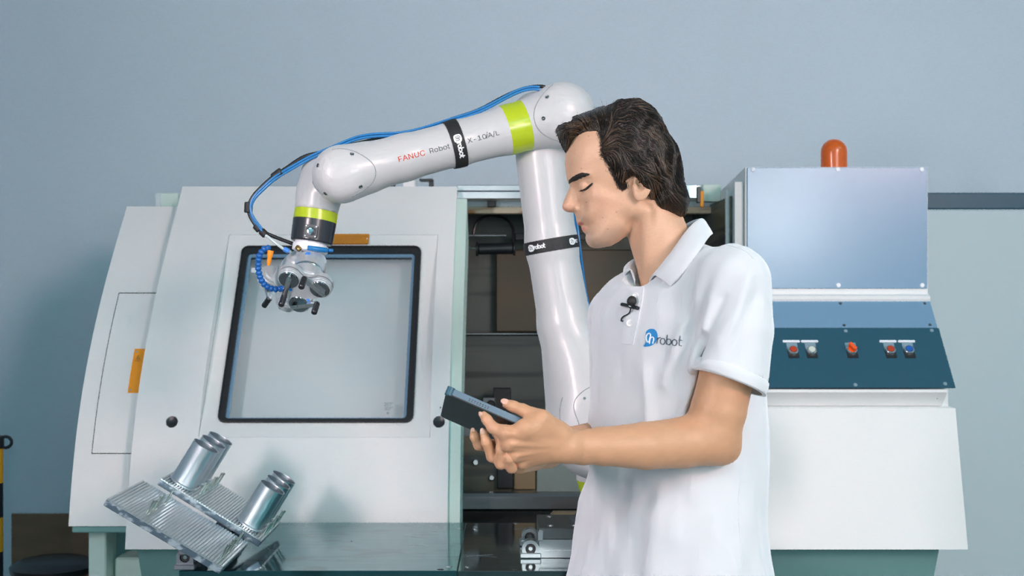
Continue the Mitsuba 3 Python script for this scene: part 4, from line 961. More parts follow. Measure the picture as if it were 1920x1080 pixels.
# raised cords on the back of the hand
for m_, rr in zip(mcp, (.0115, .0115, .0105, .0095)):
    e_ = WL * .78 + m_ * .22; r_e = .0195 * .78 + rr * .22
    f = smin(f, fl.cone(m_ + [.004, -rr - .0006, .001], e_ + [0, -r_e - .0012, .002], .0030, .0022), .004)
    f = smin(f, fl.ball(m_ + [0, -.0045, .001], .0092), .004)

larm = fl.mesh(f, 5)
# right arm: palm up under the tablet, fingers curling up
fl = Field((-.09, 1.80, 1.15), (.26, 2.42, 1.50), .0024)
ER, WR = P(1168, 838, 2.34), P(1026, 847, 2.045)
f = chain(fl, None, [(SR + [.012, 0, -.03], .036), (P(1170, 720, 2.33), .040), (ER, .038)], .01)
f = smin(f, chain(fl, None, [(ER, .037), (P(1120, 826, 2.24), .034), (P(1070, 832, 2.13), .028), (WR, .024)], .01), .02)
palm = P(972, 852, 1.975)
rm = [P(926, 838, 1.945), P(938, 850, 1.94), P(952, 858, 1.94), P(968, 864, 1.945)]
for m_ in rm: f = smin(f, fl.cone(WR, m_, .021, .0112), .010)
rf = [[(rm[0], .0100), (P(898, 834, 1.890), .0080), (P(890, 819, 1.884), .0068), (P(889, 812, 1.888), .0058)],
      [(rm[1], .0102), (P(923, 856, 1.874), .0084), (P(912, 829, 1.862), .0072), (P(907, 811, 1.864), .0060)],
      [(rm[2], .0102), (P(939, 869, 1.868), .0084), (P(939, 842, 1.856), .0072), (P(938.5, 822, 1.858), .0060)],
      [(rm[3], .0094), (P(959, 877, 1.870), .0078), (P(955, 860, 1.856), .0066), (P(952.5, 848, 1.858), .0055)]]
g = None
for c in rf:
    q = chain(fl, None, c, .002); g = q if g is None else smin(g, q, .0018)
f = smin(f, g, .006)
f = smin(f, fl.cone(P(1005, 862, 2.0), P(975, 872, 1.93), .016, .013), .010)
f = smin(f, chain(fl, None, [(WR, .017), (P(985, 840, 2.04), .012), (P(958, 832, 2.05), .009), (P(944, 826, 2.055), .008)], .002), .01)
rarm = fl.mesh(f, 5)
def limb_colour(m):
    v = m.vertices; nz = meshkit.fbm(v * 90, 3, 5); c = np.tile(SKIN * [.88, .80, .70], (len(v), 1)) * (1 + .14 * (nz - .5))[:, None]
    return c
lc_, rc_ = limb_colour(larm), limb_colour(rarm)
KN = mcp[:3] + [P(921, 797, 1.842), P(972, 764, 1.824)] + [c[1][0] for c in rf]
for m_, c in ((larm, lc_), (rarm, rc_)):
    for q in KN:
        a = np.exp(-((m_.vertices - q) ** 2).sum(1) / .011 ** 2)[:, None] * .35; c[:] = c * (1 - a) + np.array([.55, .27, .19]) * a
body = cat([head, larm, rarm]); bc_ = np.vstack([hc, lc_, rc_])
scene[PS] = ply(body, 'mat_skin', True, color=np.clip(bc_, 0, 1))
tag(PS, 'young man with dark swept-back hair in a white polo shirt, looking down at a tablet', 'person')
def nail(tip, prev, out, r, mesh):
    tip, prev = np.array(tip), np.array(prev); d = tip - prev; d /= np.linalg.norm(d); out = np.array(out, float); out -= d * (out @ d); out /= np.linalg.norm(out)
    M = frame(tip + d * r * .25 + out * (r * .80), out, d)
    m = trimesh.creation.icosphere(3); m.apply_scale([r * 1.0, r * .68, r * .28]); part(PS, 'fingernail', move(m, M), 'mat_nail', True)
nail(P(950, 757.5, 1.878), P(964, 762.5, 1.873), (.05, -.85, .55), .0070, larm)
nail(P(907, 779, 1.861), P(914, 789, 1.856), (-.8, -.45, .3), .0058, larm)
for c in rf[:3]: nail(c[3][0], c[2][0], (-.25, -1, .0), .0056, rarm)

# ---- hair: one volume over the skull and many locks lying on it
hair_out = [(1062.5, 285), (1050, 263), (1043.5, 248), (1048, 238), (1060, 233), (1072, 231), (1076, 221), (1100, 213), (1123, 204), (1145, 199), (1155, 191), (1177, 186), (1200, 188), (1220, 198), (1236, 217), (1246, 240), (1259, 258), (1270, 273), (1275, 290), (1278, 314), (1281, 340), (1286, 357), (1291, 375), (1288, 390), (1284, 402), (1275, 411), (1253, 408), (1231, 404), (1218, 393), (1213, 376), (1205, 365), (1191, 347), (1180, 338), (1170, 345), (1162, 354), (1153, 347), (1143, 330), (1131, 308), (1120, 295), (1121, 275), (1117, 257), (1097, 256), (1078, 264), (1068, 277)]
dh = sdist(hair_out)
infl = inflate(dh, 92, 84)
Wext = np.where(W2 > 0, W2, -99) + 20 * G(1200, 334, 20, 22) + 14 * G(1216, 354, 12, 16)
Wext = np.maximum(Wext, 95 - ((xx - 1203) / 24.) ** 2 * 30 - ((yy - 342) / 30.) ** 2 * 30)
WH = np.where(dh > 0, np.maximum(infl, Wext + np.minimum(9, dh * .55)), np.maximum(dh * 2, -40))
WH = gaussian_filter(WH, 1.0)
ax2 = np.arange(1032, 1310, 2.0); ay2 = np.arange(176, 424, 2.0); aw2 = np.arange(-106, 107, 2.0)
Wh = map_coordinates(WH, np.stack(np.meshgrid(ax2 - GX[0], ay2 - GY[0], indexing='ij')), order=1)
lumps = meshkit.fbm(np.stack(np.meshgrid(ax2 * .05, aw2 * .05, ay2 * .05, indexing='ij'), -1), 3, 9) - .5
fhair = np.abs(aw2)[None, :, None] - Wh[:, None, :] + 3.0 * lumps
hairm = nets(gaussian_filter(fhair, .6).astype(np.float32), np.array([ax2[0], aw2[0], ay2[0]]), 2.0)
relax(hairm, 4)
hairm.vertices = head_to_world(hairm.vertices)
if hairm.volume < 0: hairm.invert()
hr = part(PS, 'hair', hairm, 'mat_hair', True, 'dark brown wavy swept-back hair')
ctl = np.array([(1117, 256, .1, -1), (1097, 252, -.5, -.85), (1080, 258, -.85, -.4), (1064, 272, -.5, .85), (1052, 258, -.3, .9), (1060, 242, -.95, .1), (1075, 236, -.9, -.35), (1098, 224, -.65, -.75), (1122, 213, .0, -1), (1140, 214, .55, -.8), (1140, 238, .55, -.8), (1152, 205, .85, -.5), (1178, 194, 1, .05), (1215, 210, .8, .6), (1243, 258, .45, .9), (1266, 318, .2, 1), (1276, 360, .45, .9), (1286, 378, .8, .6), (1270, 400, .1, 1),
                (1122, 275, .9, -.4), (1124, 292, .95, .25), (1136, 308, .7, .7), (1145, 325, .4, .92), (1160, 346, .1, 1), (1150, 262, .95, .1), (1165, 245, .9, .3), (1175, 290, .75, .65), (1190, 315, .7, .7), (1212, 342, .8, .6), (1232, 372, .8, .6), (1245, 395, .5, .8), (1205, 235, .75, .65), (1225, 290, .65, .75), (1242, 330, .65, .75)])
def flow(q):
    d2 = ((q[:, None, :] - ctl[None, :, :2]) ** 2).sum(2) + 60; w = 1 / d2 ** 1.7
    v = (w[:, :, None] * ctl[None, :, 2:]).sum(1); return v / (np.linalg.norm(v, axis=1, keepdims=True) + 1e-9)
HR = np.random.default_rng(11)
seeds = np.stack([HR.uniform(1040, 1292, 34000), HR.uniform(184, 412, 34000)], 1)
look = lambda Mp, q: map_coordinates(Mp, [q[..., 0] - GX[0], q[..., 1] - GY[0]], order=1, mode='nearest')
seeds = seeds[look(dh, seeds) > .5][:9500]
N_ = 11; paths = [seeds]; q = seeds.copy(); stp_ = HR.uniform(3.4, 6.4, len(q))[:, None]
lock = meshkit.noise(np.c_[seeds * .040, np.zeros(len(seeds))], 4)
for k in range(N_ - 1):
    v = flow(q); side_ = np.c_[-v[:, 1], v[:, 0]]
    ph = meshkit.noise(np.c_[q * .022, np.zeros(len(q))], 8) * 14
    q = q + (v + side_ * (np.sin(ph) * .50 + HR.normal(0, .05, len(q)))[:, None]) * stp_; paths.append(q.copy())
paths = np.stack(paths, 1)
lift0 = HR.uniform(-1.6, 3.6, len(seeds)) * (.5 + lock); rad0 = HR.uniform(.45, 1.0, len(seeds))
tt_ = np.linspace(0, 1, N_); D = look(dh, paths); alive = np.cumprod(D > -3.0, axis=1) > 0
last = np.maximum(alive.sum(1) - 1, 0); keep_ = last >= 3
for i_ in range(N_): paths[:, i_] = np.where(alive[:, i_, None], paths[:, i_], paths[np.arange(len(paths)), last])
wv = np.maximum(look(WH, paths), 0) + 1.6 * np.sin(math.pi * tt_)[None] + lift0[:, None] * np.minimum(tt_ * 4, 1)[None] - .9
rads = rad0[:, None] * S * (1 - tt_ ** 2 * .8)[None] * np.minimum(.4 + 3 * tt_, 1)[None] * np.where(alive, 1, .02)
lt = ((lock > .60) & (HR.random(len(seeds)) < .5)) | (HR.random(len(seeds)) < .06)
def locks(sel):
    ms = []
    for sgn in (-1, 1):
        sl = sel & keep_ & ((np.arange(len(seeds)) % 3 == 0) | (sgn < 0)); c = np.stack([paths[sl][..., 0], sgn * wv[sl], paths[sl][..., 1]], -1)
        ms.append(tubes(head_to_world(c), rads[sl], 4))
    return cat(ms)
part(hr, 'locks', locks(~lt), 'mat_hair', True); labels[hr + '__locks'] = {'kind': 'stuff', 'label': 'dark wavy locks'}
part(hr, 'light_locks', locks(lt), 'mat_hair_light', True); labels[hr + '__light_locks'] = {'kind': 'stuff', 'label': 'lighter brown locks, coloured as highlights'}
# a few stray hairs over the front and the crown
fly = []
for i in range(26):
    x = HR.uniform(1055, 1160); y = np.interp(x, [1045, 1075, 1123, 1160], [248, 230, 204, 192]) + 6; a = HR.uniform(-2.4, -.6); l = HR.uniform(10, 22); bnd = HR.normal(0, .9)
    c = [np.array([x, HR.uniform(-20, 20), y])]
    for k in range(8):
        c.append(c[-1] + l / 8 * np.array([math.cos(a), HR.normal(0, .2), math.sin(a)])); a += bnd / 8 * 2
    fly.append(tube(head_to_world(np.array(c)), np.linspace(.32, .12, 9) * S, 4))
part(hr, 'stray_hairs', cat(fly), 'mat_hair', True); labels[hr + '__stray_hairs'] = {'kind': 'stuff'}
# sideburn and hairline: short fine hairs lying on the skin
fine = []
for i in range(5000):
    t = HR.random(); x, y = np.array([(1117, 257), (1121, 275), (1120, 295), (1131, 308), (1143, 330), (1153, 347), (1162, 354)])[min(int(t * 6), 5)] * (1 - (t * 6) % 1) + np.array([(1117, 257), (1121, 275), (1120, 295), (1131, 308), (1143, 330), (1153, 347), (1162, 354)])[min(int(t * 6) + 1, 6)] * ((t * 6) % 1)
    x += HR.normal(3.5, 3.2); y += HR.normal(-1, 4); v = flow(np.array([[x, y]]))[0] + HR.normal(0, .18, 2); l = HR.uniform(4, 8)
    qq = np.array([[x, y]]) + np.linspace(0, l, 4)[:, None] * v; w = look(W2, qq)
    for sgn in ((-1,) if i % 3 else (-1, 1)):
        fine.append(tube(head_to_world(np.stack([qq[:, 0], sgn * (w + np.linspace(-.3, 1.2, 4)), qq[:, 1]], 1)), np.array([.06, .20, .18, .06]) * S, 4))
part(hr, 'hairline', cat(fine), 'mat_hair', True); labels[hr + '__hairline'] = {'kind': 'stuff'}
for sgn in (-1, 1):
    br = []
    for i in range(420):
        t = HR.random(); x = 1066 + 30 * t; y0 = np.interp(t, [0, .35, .7, 1], [338.5, 332, 329, 331]); y1 = np.interp(t, [0, .35, .7, 1], [345, 342, 337, 333]); y = HR.uniform(y0, y1)
        v = np.array([1, -.35 + .5 * t]) ; l = HR.uniform(4, 7); qq = np.array([[x, y]]) + np.linspace(0, l, 4)[:, None] * v; w = np.maximum(look(W2, qq), 0)
        br.append(tube(head_to_world(np.stack([qq[:, 0], sgn * (w + np.array([-.3, .9, 1.1, .5])), qq[:, 1]], 1)), np.array([.55, .6, .45, .2]) * S, 4))
    part(PS, 'eyebrow', cat(br), 'mat_brow_hair', True)
    # lashes along the edge of the lowered lid
    ls = []; edge = curve([(1086.5, 359.3), (1092, 359.6), (1098, 356.5), (1104, 351.5), (1107.5, 347.5)], 26)
    dd = np.zeros((26, 3)); dd[:, 1] = -sgn
    he = hit(head, head_to_world(np.stack([edge[:, 0], np.full(26, sgn * 90.), edge[:, 1]], 1)), dd)
    ok = np.isfinite(he[:, 0]); he = he[ok]
    ls.append(tube(he + [0, sgn * .0002, 0], np.interp(np.linspace(0, 1, len(he)), [0, .25, .6, .85, 1], [.0007, .0016, .0021, .0016, .0007]), 8))
    for i in range(len(he)):
        for j in range(2):
            d = np.array([-.45 + .5 * i / 26 + HR.normal(0, .12), sgn * .75, -.42 + HR.normal(0, .1)]); p0 = he[i]
            ls.append(tube([p0, p0 + d * .0035, p0 + d * .006 + [-.0004, 0, .0006]], [.0003, .00024, .0001], 4))
    part(PS, 'eyelashes', cat(ls), 'mat_brow_hair', True); labels[PS + '__eyelashes' if sgn < 0 else PS + '__eyelashes_001'] = {'kind': 'stuff'}
# ---- polo shirt: one volume for trunk and sleeves
TH = math.radians(35); DF = np.array([-math.cos(TH), -math.sin(TH), 0]); DL_ = np.array([math.sin(TH), -math.cos(TH), 0])   # where he faces, his left
lv = [(470, 1225, 1322, 1.5), (500, 1172, 1372, 1.75), (530, 1144, 1388, 1.75), (560, 1132, 1402, 1.65), (600, 1122, 1408, 1.55), (650, 1121, 1410, 1.5), (700, 1121, 1412, 1.5), (760, 1118, 1415, 1.5), (800, 1115, 1417, 1.5), (870, 1120, 1420, 1.5), (910, 1117, 1420, 1.5),
      (953, 1106, 1418, 1.5), (1010, 1096, 1420, 1.5), (1080, 1083, 1424, 1.5), (1135, 1072, 1428, 1.5), (1160, 1070, 1430, 1.5)]
lz = np.array([1.48 - (q[0] - 540) * S for q in lv])[::-1]
half = np.array([(q[2] - q[1]) / 2 * S for q in lv])[::-1]; rat = np.array([q[3] for q in lv])[::-1]; cx_ = np.array([((q[1] + q[2]) / 2 - 960) * S for q in lv])[::-1]
a_ = half / np.sqrt(math.sin(TH) ** 2 + math.cos(TH) ** 2 / rat ** 2); b_ = a_ / rat
fl = Field((.05, 1.84, .952), (.475, 2.44, 1.575), .0036)
zz = fl.z.ravel(); aa, bb, cc = (PchipInterpolator(lz, q)(zz).astype(np.float32)[None, None, :] for q in (a_, b_, cx_))
u = (fl.x - cc) * DL_[0] + (fl.y - 2.14) * DL_[1]; w = (fl.x - cc) * DF[0] + (fl.y - 2.14) * DF[1]
fs = ((np.abs(u / aa) ** 2.4 + np.abs(w / bb) ** 2.4) ** (1 / 2.4) - 1) * (bb * .85 + .15 * aa)
fs = smax(fs, fl.z - 1.505 - 0 * fl.x, .04)
NB = np.array([(1266 - 960) * S, 2.15, 1.48 - (500 - 540) * S])
sho = smin(fl.cone(NB, SL + [-.012, 0, -.004], .048, .0515), fl.cone(NB, SR + [.01, 0, .0], .048, .050), .03)
fs = smin(fs, sho, .040)
fs = smax(fs, -fl.cone(P(1244, 520, 2.125), P(1225, 420, 2.14), .0605, .066), .008)
CUF = P(1369, 717, 1.962); cn = np.array([-.36, -.12, -.93]); cn /= np.linalg.norm(cn)
slv = chain(fl, None, [(SL + [-.006, 0, 0], .0535), (P(1381, 620, 1.972), .0560), (CUF + cn * .01, .0600)], .01)
slv = smax(slv, fl.plane(CUF, cn), .003)
fs = smin(fs, slv, .010)
slr = chain(fl, None, [(SR, .052), (P(1166, 720, 2.335), .058)], .01); fs = smin(fs, slr, .02)
inner = chain(fl, None, [(P(1374, 684, 1.965), .045), (CUF, .0540), (CUF + cn * .06, .057)], .004)
fs = smax(fs, -smax(inner, -fl.plane(P(1374, 672, 1.965), cn), .004), .003)
# cloth: soft drapery, then the folds the photograph shows
Xb, Yb_, Zb = np.meshgrid(*[a[::3] for a in fl.ax], indexing='ij')
q3 = np.stack([Xb, Yb_, Zb], -1)
nzs = meshkit.fbm(q3 * np.array([17, 17, 4.5]) + 3, 3, 21) - .5; nzs2 = meshkit.fbm(q3 * np.array([30, 30, 26]), 3, 4) - .5
low = np.clip((1.27 - Zb) / .2, 0, 1)
nd = nzs * (.011 + .016 * low) + nzs2 * .003
idx = np.stack(np.meshgrid(*[np.arange(len(a)) / 3 for a in fl.ax], indexing='ij'))
disp = map_coordinates(nd.astype(np.float32), idx, order=1, mode='nearest')
disp = disp * np.clip((slv + .002) / .03, .25, 1)
def fold(pts, wd, amp):
    """a ridge (or, with amp < 0, a hollow) along a line of (px, py, depth)"""
    global disp
    g = None
    for p, q in zip(pts[:-1], pts[1:]):
        c = fl.cone(P(*p), P(*q), 0, 0); g = c if g is None else np.minimum(g, c)
    disp = disp + amp * np.exp(-(g / wd) ** 2)
for pts, wd, amp in (
    ([(1352, 560, 1.935), (1322, 625, 1.945), (1306, 690, 1.955)], .009, -.006),      # armhole
    ([(1395, 475, 1.97), (1362, 505, 1.95), (1338, 560, 1.945), (1318, 615, 1.945)], .010, .006),
    ([(1372, 470, 2.0), (1330, 500, 1.98), (1300, 560, 1.975), (1268, 640, 1.99), (1240, 720, 2.0)], .016, .006),
    ([(1350, 480, 1.99), (1308, 525, 1.985), (1280, 590, 1.985)], .010, -.005),
    ([(1405, 520, 1.92), (1385, 580, 1.91), (1350, 640, 1.92)], .014, .004), ([(1418, 560, 1.93), (1400, 610, 1.91), (1370, 660, 1.905)], .010, -.004),
    ([(1300, 660, 1.97), (1285, 740, 1.98), (1268, 800, 1.985)], .014, .005), ([(1325, 640, 1.95), (1312, 700, 1.965)], .008, -.004),
    ([(1166, 650, 2.05), (1160, 720, 2.05), (1150, 800, 2.05)], .016, -.006), ([(1200, 700, 2.03), (1205, 800, 2.02), (1195, 880, 2.02)], .016, .005),
    ([(1170, 875, 2.04), (1160, 940, 2.04), (1140, 1030, 2.04)], .016, .009), ([(1190, 880, 2.03), (1178, 935, 2.03)], .010, -.008),
    ([(1230, 930, 2.0), (1225, 1010, 2.0), (1215, 1090, 2.0)], .022, .006), ([(1290, 920, 1.975), (1262, 1000, 1.98)], .03, .005),
    ([(1390, 880, 1.96), (1392, 960, 1.96), (1388, 1060, 1.955)], .007, -.005), ([(1375, 945, 1.955), (1340, 960, 1.96)], .012, .003)):
    fold(pts, wd, amp * (1.0 if wd == .009 else 1.6))
fs = fs - disp
fs = smax(fs, -(fl.z - .958) + 0 * fl.x, .003)
shirt = fl.mesh(fs, 3)
parts_ = shirt.split(only_watertight=False); shirt = max(parts_, key=lambda m: len(m.faces))
SH = part(PS, 'polo_shirt', shirt, 'mat_shirt', True, 'white short-sleeved polo shirt')
# sleeve hem band
M = frame(CUF, cn, (1, 0, 0)); an = np.linspace(0, 2 * math.pi, 73)
def ring_on(mesh, M, q, lift, r0=.2):
    d = np.cos(an)[:, None] * M[:3, 0] + np.sin(an)[:, None] * M[:3, 1]; c = M[:3, 3] + M[:3, 2] * q
    return c, d
band_r = lambda q: .0612 + .0008 * math.sin(q * 300)
G_, H_ = [], []
for q in (-.019, -.0175, -.010, -.002, .0008):
    c = CUF + cn * q; d = np.cos(an)[:, None] * M[:3, 0] + np.sin(an)[:, None] * M[:3, 1]
    h = hit(shirt, np.tile(c, (73, 1)) + d * .11, -d); rr = np.linalg.norm(h - c, axis=1); rr = np.where(np.isfinite(rr) & (rr < .075) & (rr > .05), rr, np.nan)
    med = np.nanmedian(rr); rr = np.where(np.isfinite(rr), rr, med); rr = np.clip(rr, med - .006, med + .006)
    rr = gaussian_filter(rr, 3, mode='wrap')
    e = .0012 if q in (-.019,) else .0030
    G_.append(c + d * (rr + e)[:, None]); H_.append(c + d * (rr - .003)[:, None])
part(SH, 'sleeve_hem', thick(np.array(G_), np.array(H_)), 'mat_shirt_plain', 60)
# seams
def shirt_line(pxs, Y, r, n=50, m='mat_thread', name='seam', lift=0):
    c = curve([at(px, py, Y) for px, py in pxs], n); d = c - CAM; d /= np.linalg.norm(d, axis=1, keepdims=True)
    h = hit(shirt, CAM + d * 1.0, d); h = h[np.isfinite(h[:, 0])]
    if len(h) > 4: part(SH, name, tube(h - d[:len(h)] * lift, r, 5), m, True)
shirt_line([(1333, 447), (1365, 460), (1395, 470), (1412, 486)], 1.95, .0007, lift=-.0002); shirt_line([(1388, 900), (1384, 960), (1388, 1010), (1392, 1062)], 1.95, .0006, m='mat_shirt_plain')
# collar: two leaves that meet at the front, rolled over a stand around the neck
inn = [(1218, 526, 2.072), (1240, 502, 2.066), (1266, 466, 2.078), (1288, 436, 2.098), (1301, 421, 2.130), (1302, 419, 2.165), (1290, 424, 2.20), (1264, 440, 2.225), (1232, 462, 2.228), (1207, 486, 2.21), (1192, 508, 2.175), (1190, 526, 2.135)]
top = [(1226, 516, 2.062), (1246, 492, 2.056), (1274, 456, 2.066), (1297, 425, 2.090), (1313, 412, 2.130), (1314, 411, 2.170), (1300, 415, 2.212), (1268, 432, 2.240), (1230, 455, 2.243), (1203, 476, 2.22), (1187, 490, 2.19), (1182, 505, 2.15)]
out = [(1257, 536, 2.030), (1285, 506, 2.022), (1309, 474, 2.034), (1328, 446, 2.070), (1335, 439, 2.130), (1333, 440, 2.185), (1318, 446, 2.235), (1275, 462, 2.266), (1228, 482, 2.266), (1196, 492, 2.242), (1176, 497, 2.205), (1170, 516, 2.150)]
def on_mesh(m, q, lift):
    d = np.array([(q[0] - 960) / F, 1, -(q[1] - 540) / F]); d /= np.linalg.norm(d); loc, _, tr = m.ray.intersects_location([CAM], [d], multiple_hits=False)
    return loc[0] - d * lift if len(loc) and abs(loc[0][1] - q[2]) < .09 else P(*q)
inn3 = [on_mesh(head, q, .0015) if i < 5 or i > 9 else P(*q) for i, q in enumerate(inn)]
out3 = [on_mesh(shirt, q, .0035) if i < 5 or i > 9 else P(*q) for i, q in enumerate(out)]
top3 = [(lambda a: np.r_[P(q[0], q[1], a)])(min(q[2], inn3[i][1] - .007, .5 * inn3[i][1] + .5 * out3[i][1]) if i < 4 else q[2]) for i, q in enumerate(top)]
mid3 = [a * .45 + b * .55 + np.array([0, -.004, .002]) for a, b in zip(top3, out3)]
rows = [curve(r, 70) for r in (inn3, top3, mid3, out3)]
fine_ = np.array(rows); tq = np.linspace(0, 1, 13); from_ = np.array([0, .22, .6, 1.0])
cg = PchipInterpolator(from_, fine_, axis=0)(tq)                  # (13, 70, 3)
nrm_ = np.cross(np.gradient(cg, axis=0), np.gradient(cg, axis=1)); nrm_ /= np.linalg.norm(nrm_, axis=2, keepdims=True) + 1e-9
if (nrm_[8, 15] @ np.array([0, -1, 0])) < 0: nrm_ = -nrm_
cgm = thick(cg + nrm_ * .0016, cg - nrm_ * .0016)
part(SH, 'collar', cgm, 'mat_shirt_plain', 50, 'ribbed white collar')
part(SH, 'collar_stand', thick(np.array([rows[0] + nrm_[0] * .001, rows[0] * 1.0 + np.array([0, 0, -.03]) + nrm_[0] * .001]), np.array([rows[0] - nrm_[0] * .001, rows[0] + np.array([0, 0, -.03]) - nrm_[0] * .001])), 'mat_shirt_plain', 50)
# placket, buttons, logo: laid on the cloth along the chest
CN = np.array([-.62, -.76, .18]); CN /= np.linalg.norm(CN)
def chest(px, py):
    d = np.array([(px - 960) / F, 1, -(py - 540) / F]); d /= np.linalg.norm(d)
    loc, _, tr = shirt.ray.intersects_location([CAM], [d], multiple_hits=False)
    return loc[0], shirt.face_normals[tr[0]]
def patch(pxpoly, th, lift, m, name, n=1, label=None):
    """a cloth piece on the shirt whose outline is given by places of the frame"""
    po = sg.Polygon(pxpoly).segmentize(3.0); o, _ = chest(*po.centroid.coords[0]); M = frame(o, CN, np.cross([0, 0, 1], CN)); q = []
    for px, py in po.exterior.coords[:-1]:
        p, _ = chest(px, py); q.append((np.linalg.inv(M) @ np.r_[p, 1])[:2])
    f2 = sg.Polygon(q).buffer(0)
    if n: part(SH, name, conform_grid(f2, o, M, th, lift), m, 40, label)
    return f2, o, M
def conform_grid(f2, o, M, th, lift, st=.006):
    x0, y0, x1, y1 = f2.bounds; cells = []
    for gx in np.arange(x0, x1, st):
        for gy in np.arange(y0, y1, st):
            c = f2.intersection(sg.box(gx, gy, gx + st, gy + st))
            for g in getattr(c, 'geoms', [c]):
                if g.geom_type == 'Polygon' and g.area > 1e-10: cells.append(trimesh.creation.extrude_polygon(g, 1.0, engine='earcut'))
    t = cat(cells); v = t.vertices; base = o + v[:, :1] * M[:3, 0] + v[:, 1:2] * M[:3, 1]
    h = hit(shirt, base + M[:3, 2] * .12, np.tile(-M[:3, 2], (len(v), 1))); bad = ~np.isfinite(h[:, 0])
    if bad.any(): h[bad] = base[bad]
    t.vertices = h + M[:3, 2] * (lift + (v[:, 2:] - .5) * th); return t
patch([(1186, 531), (1208, 531), (1206, 560), (1198, 600), (1188, 646), (1167, 645), (1168, 628), (1174, 600), (1181, 560)], .0022, .0010, 'mat_shirt_plain', 'placket')
shirt_line([(1204, 540), (1202, 560), (1195, 600), (1187, 632)], 1.95, .00045, name='stitching', m='mat_thread', lift=.0018); shirt_line([(1185, 545), (1180, 575), (1173, 612), (1170, 634)], 1.95, .00045, name='stitching', m='mat_thread', lift=.0018)
shirt_line([(1170, 634), (1187, 634)], 1.95, .00045, 12, name='stitching', lift=.0018); shirt_line([(1168, 644), (1185, 645)], 1.95, .00045, 12, name='stitching', lift=.0018)
for px, py in ((1193, 556), (1182, 606)):
    p, _ = chest(px, py); o = p + CN * .0016
    bt = revolve([(0, 0), (.0056, 0), (.0060, .0008), (.0056, .0018), (.0042, .0016), (.0036, .0010), (0, .0009)], o, CN, 24)
    bk_ = part(SH, 'button', bt, 'mat_button_white', 40)
    Mb = frame(o, CN); part(bk_ if False else SH, 'button_thread', cat([cyl((Mb @ np.r_[x, y, .0008, 1])[:3], (Mb @ np.r_[x, y, .0014, 1])[:3], .0006, 8) for x in (-.0012, .0012) for y in (-.0012, .0012)]), 'mat_thread')
def shirt_art(pxlist, m, name, lift, label=None):
    o, _ = chest(1240, 635); M = frame(o, CN, np.cross([0, 0, 1], CN)); gs = []
    for po in pxlist:
        q = []
        for px, py in sg.Polygon(po).segmentize(1.5).exterior.coords[:-1]:
            p, _ = chest(px, py); q.append((np.linalg.inv(M) @ np.r_[p, 1])[:2])
        gs.append(sg.Polygon(q).buffer(0))
    return unary_union(gs), o, M
zf = lambda pts: [(1140 + x * .12966, 530 + y * .12966) for x, y in pts]
blob, o, M = shirt_art([zf(spl([(512, 915), (545, 870), (552, 800), (550, 745), (572, 690), (625, 668), (685, 685), (713, 735), (716, 795), (692, 858), (645, 902), (585, 924), (530, 926)], 60))], '', '', 0)
part(SH, 'logo', conform_grid(blob, o, M, .0010, .0006), 'mat_logo_blue', 40, 'blue embroidered logo badge')
def art_lines(lines, wpx):
    g = strokes([zf(l) for l in lines], wpx * .12966); return [list(q.exterior.coords) for q in getattr(g, 'geoms', [g])], [list(r.coords) for q in getattr(g, 'geoms', [g]) for r in q.interiors]
def art(lines, wpx, m, name, lift, label=None):
    ex, ho_ = art_lines(lines, wpx); a, o, M = shirt_art(ex, '', '', 0)
    if ho_:
        b, _, _ = shirt_art(ho_, '', '', 0); a = a.difference(b)
    part(SH, name, conform_grid(a, o, M, .0009, lift), m, 40, label)
art([spl([(570, 850), (560, 800), (585, 740), (605, 735), (622, 760), (612, 800), (590, 860), (568, 858)], 30), spl([(605, 880), (612, 830), (640, 790), (662, 795), (668, 820), (655, 880)], 24)], 15, 'mat_white_ink', 'logo_letters', .0013, 'white letters on the badge')
ring = lambda cx, cy, rx, ry, k=0: [(cx + rx * math.cos(t) + k * math.sin(t), cy + ry * math.sin(t)) for t in np.linspace(0, 2 * math.pi, 22)]
art([[(712, 880), (722, 800)], [(718, 830), (735, 800), (765, 795)], ring(795, 850, 34, 44), [(862, 760), (845, 890)], ring(882, 858, 34, 42), ring(966, 868, 36, 44), [(1047, 775), (1032, 890), (1040, 912), (1066, 914)], [(1030, 832), (1072, 836)]], 10, 'mat_logo_grey', 'logo_word', .0010, 'thin dark grey embroidered word')

# ---- trousers and shoes, below the frame
tr = []
for sg_ in (-1, 1):
    hip = np.array([.269, 2.14, .98]) + DL_ * .085 * sg_; kn = np.array([.275, 2.14, .50]) + DL_ * .10 * sg_; ank = np.array([.285, 2.14, .09]) + DL_ * .11 * sg_
    tr.append((hip, kn, ank))
fl = Field((.05, 1.86, .03), (.50, 2.42, 1.02), .008)
g = None
for hip, kn, ank in tr:
    c = chain(fl, None, [(hip, .095), (kn, .068), (ank, .055)], .01); g = c if g is None else smin(g, c, .02)
part(PS, 'trousers', fl.mesh(g, 3), 'mat_trousers', True, 'dark trousers')
for hip, kn, ank in tr:
    a = ank * [1, 1, 0]; fl = Field(a - [.30, .26, .0], a + [.16, .16, .14], .006)
    c = smin(fl.cone(a + [0, 0, .052] - DF * .05, a + DF * .12 + [0, 0, .04], .048, .042), fl.cone(a + DF * .10 + [0, 0, .038], a + DF * .19 + [0, 0, .034], .044, .034), .02)
    c = smin(c, fl.cone(a + [0, 0, .05], ank + [0, 0, .03], .045, .046), .02); c = smax(c, -(fl.z - .004) + 0 * fl.x, .003)
    part(PS, 'shoe', fl.mesh(c, 2), 'mat_shoe', True)

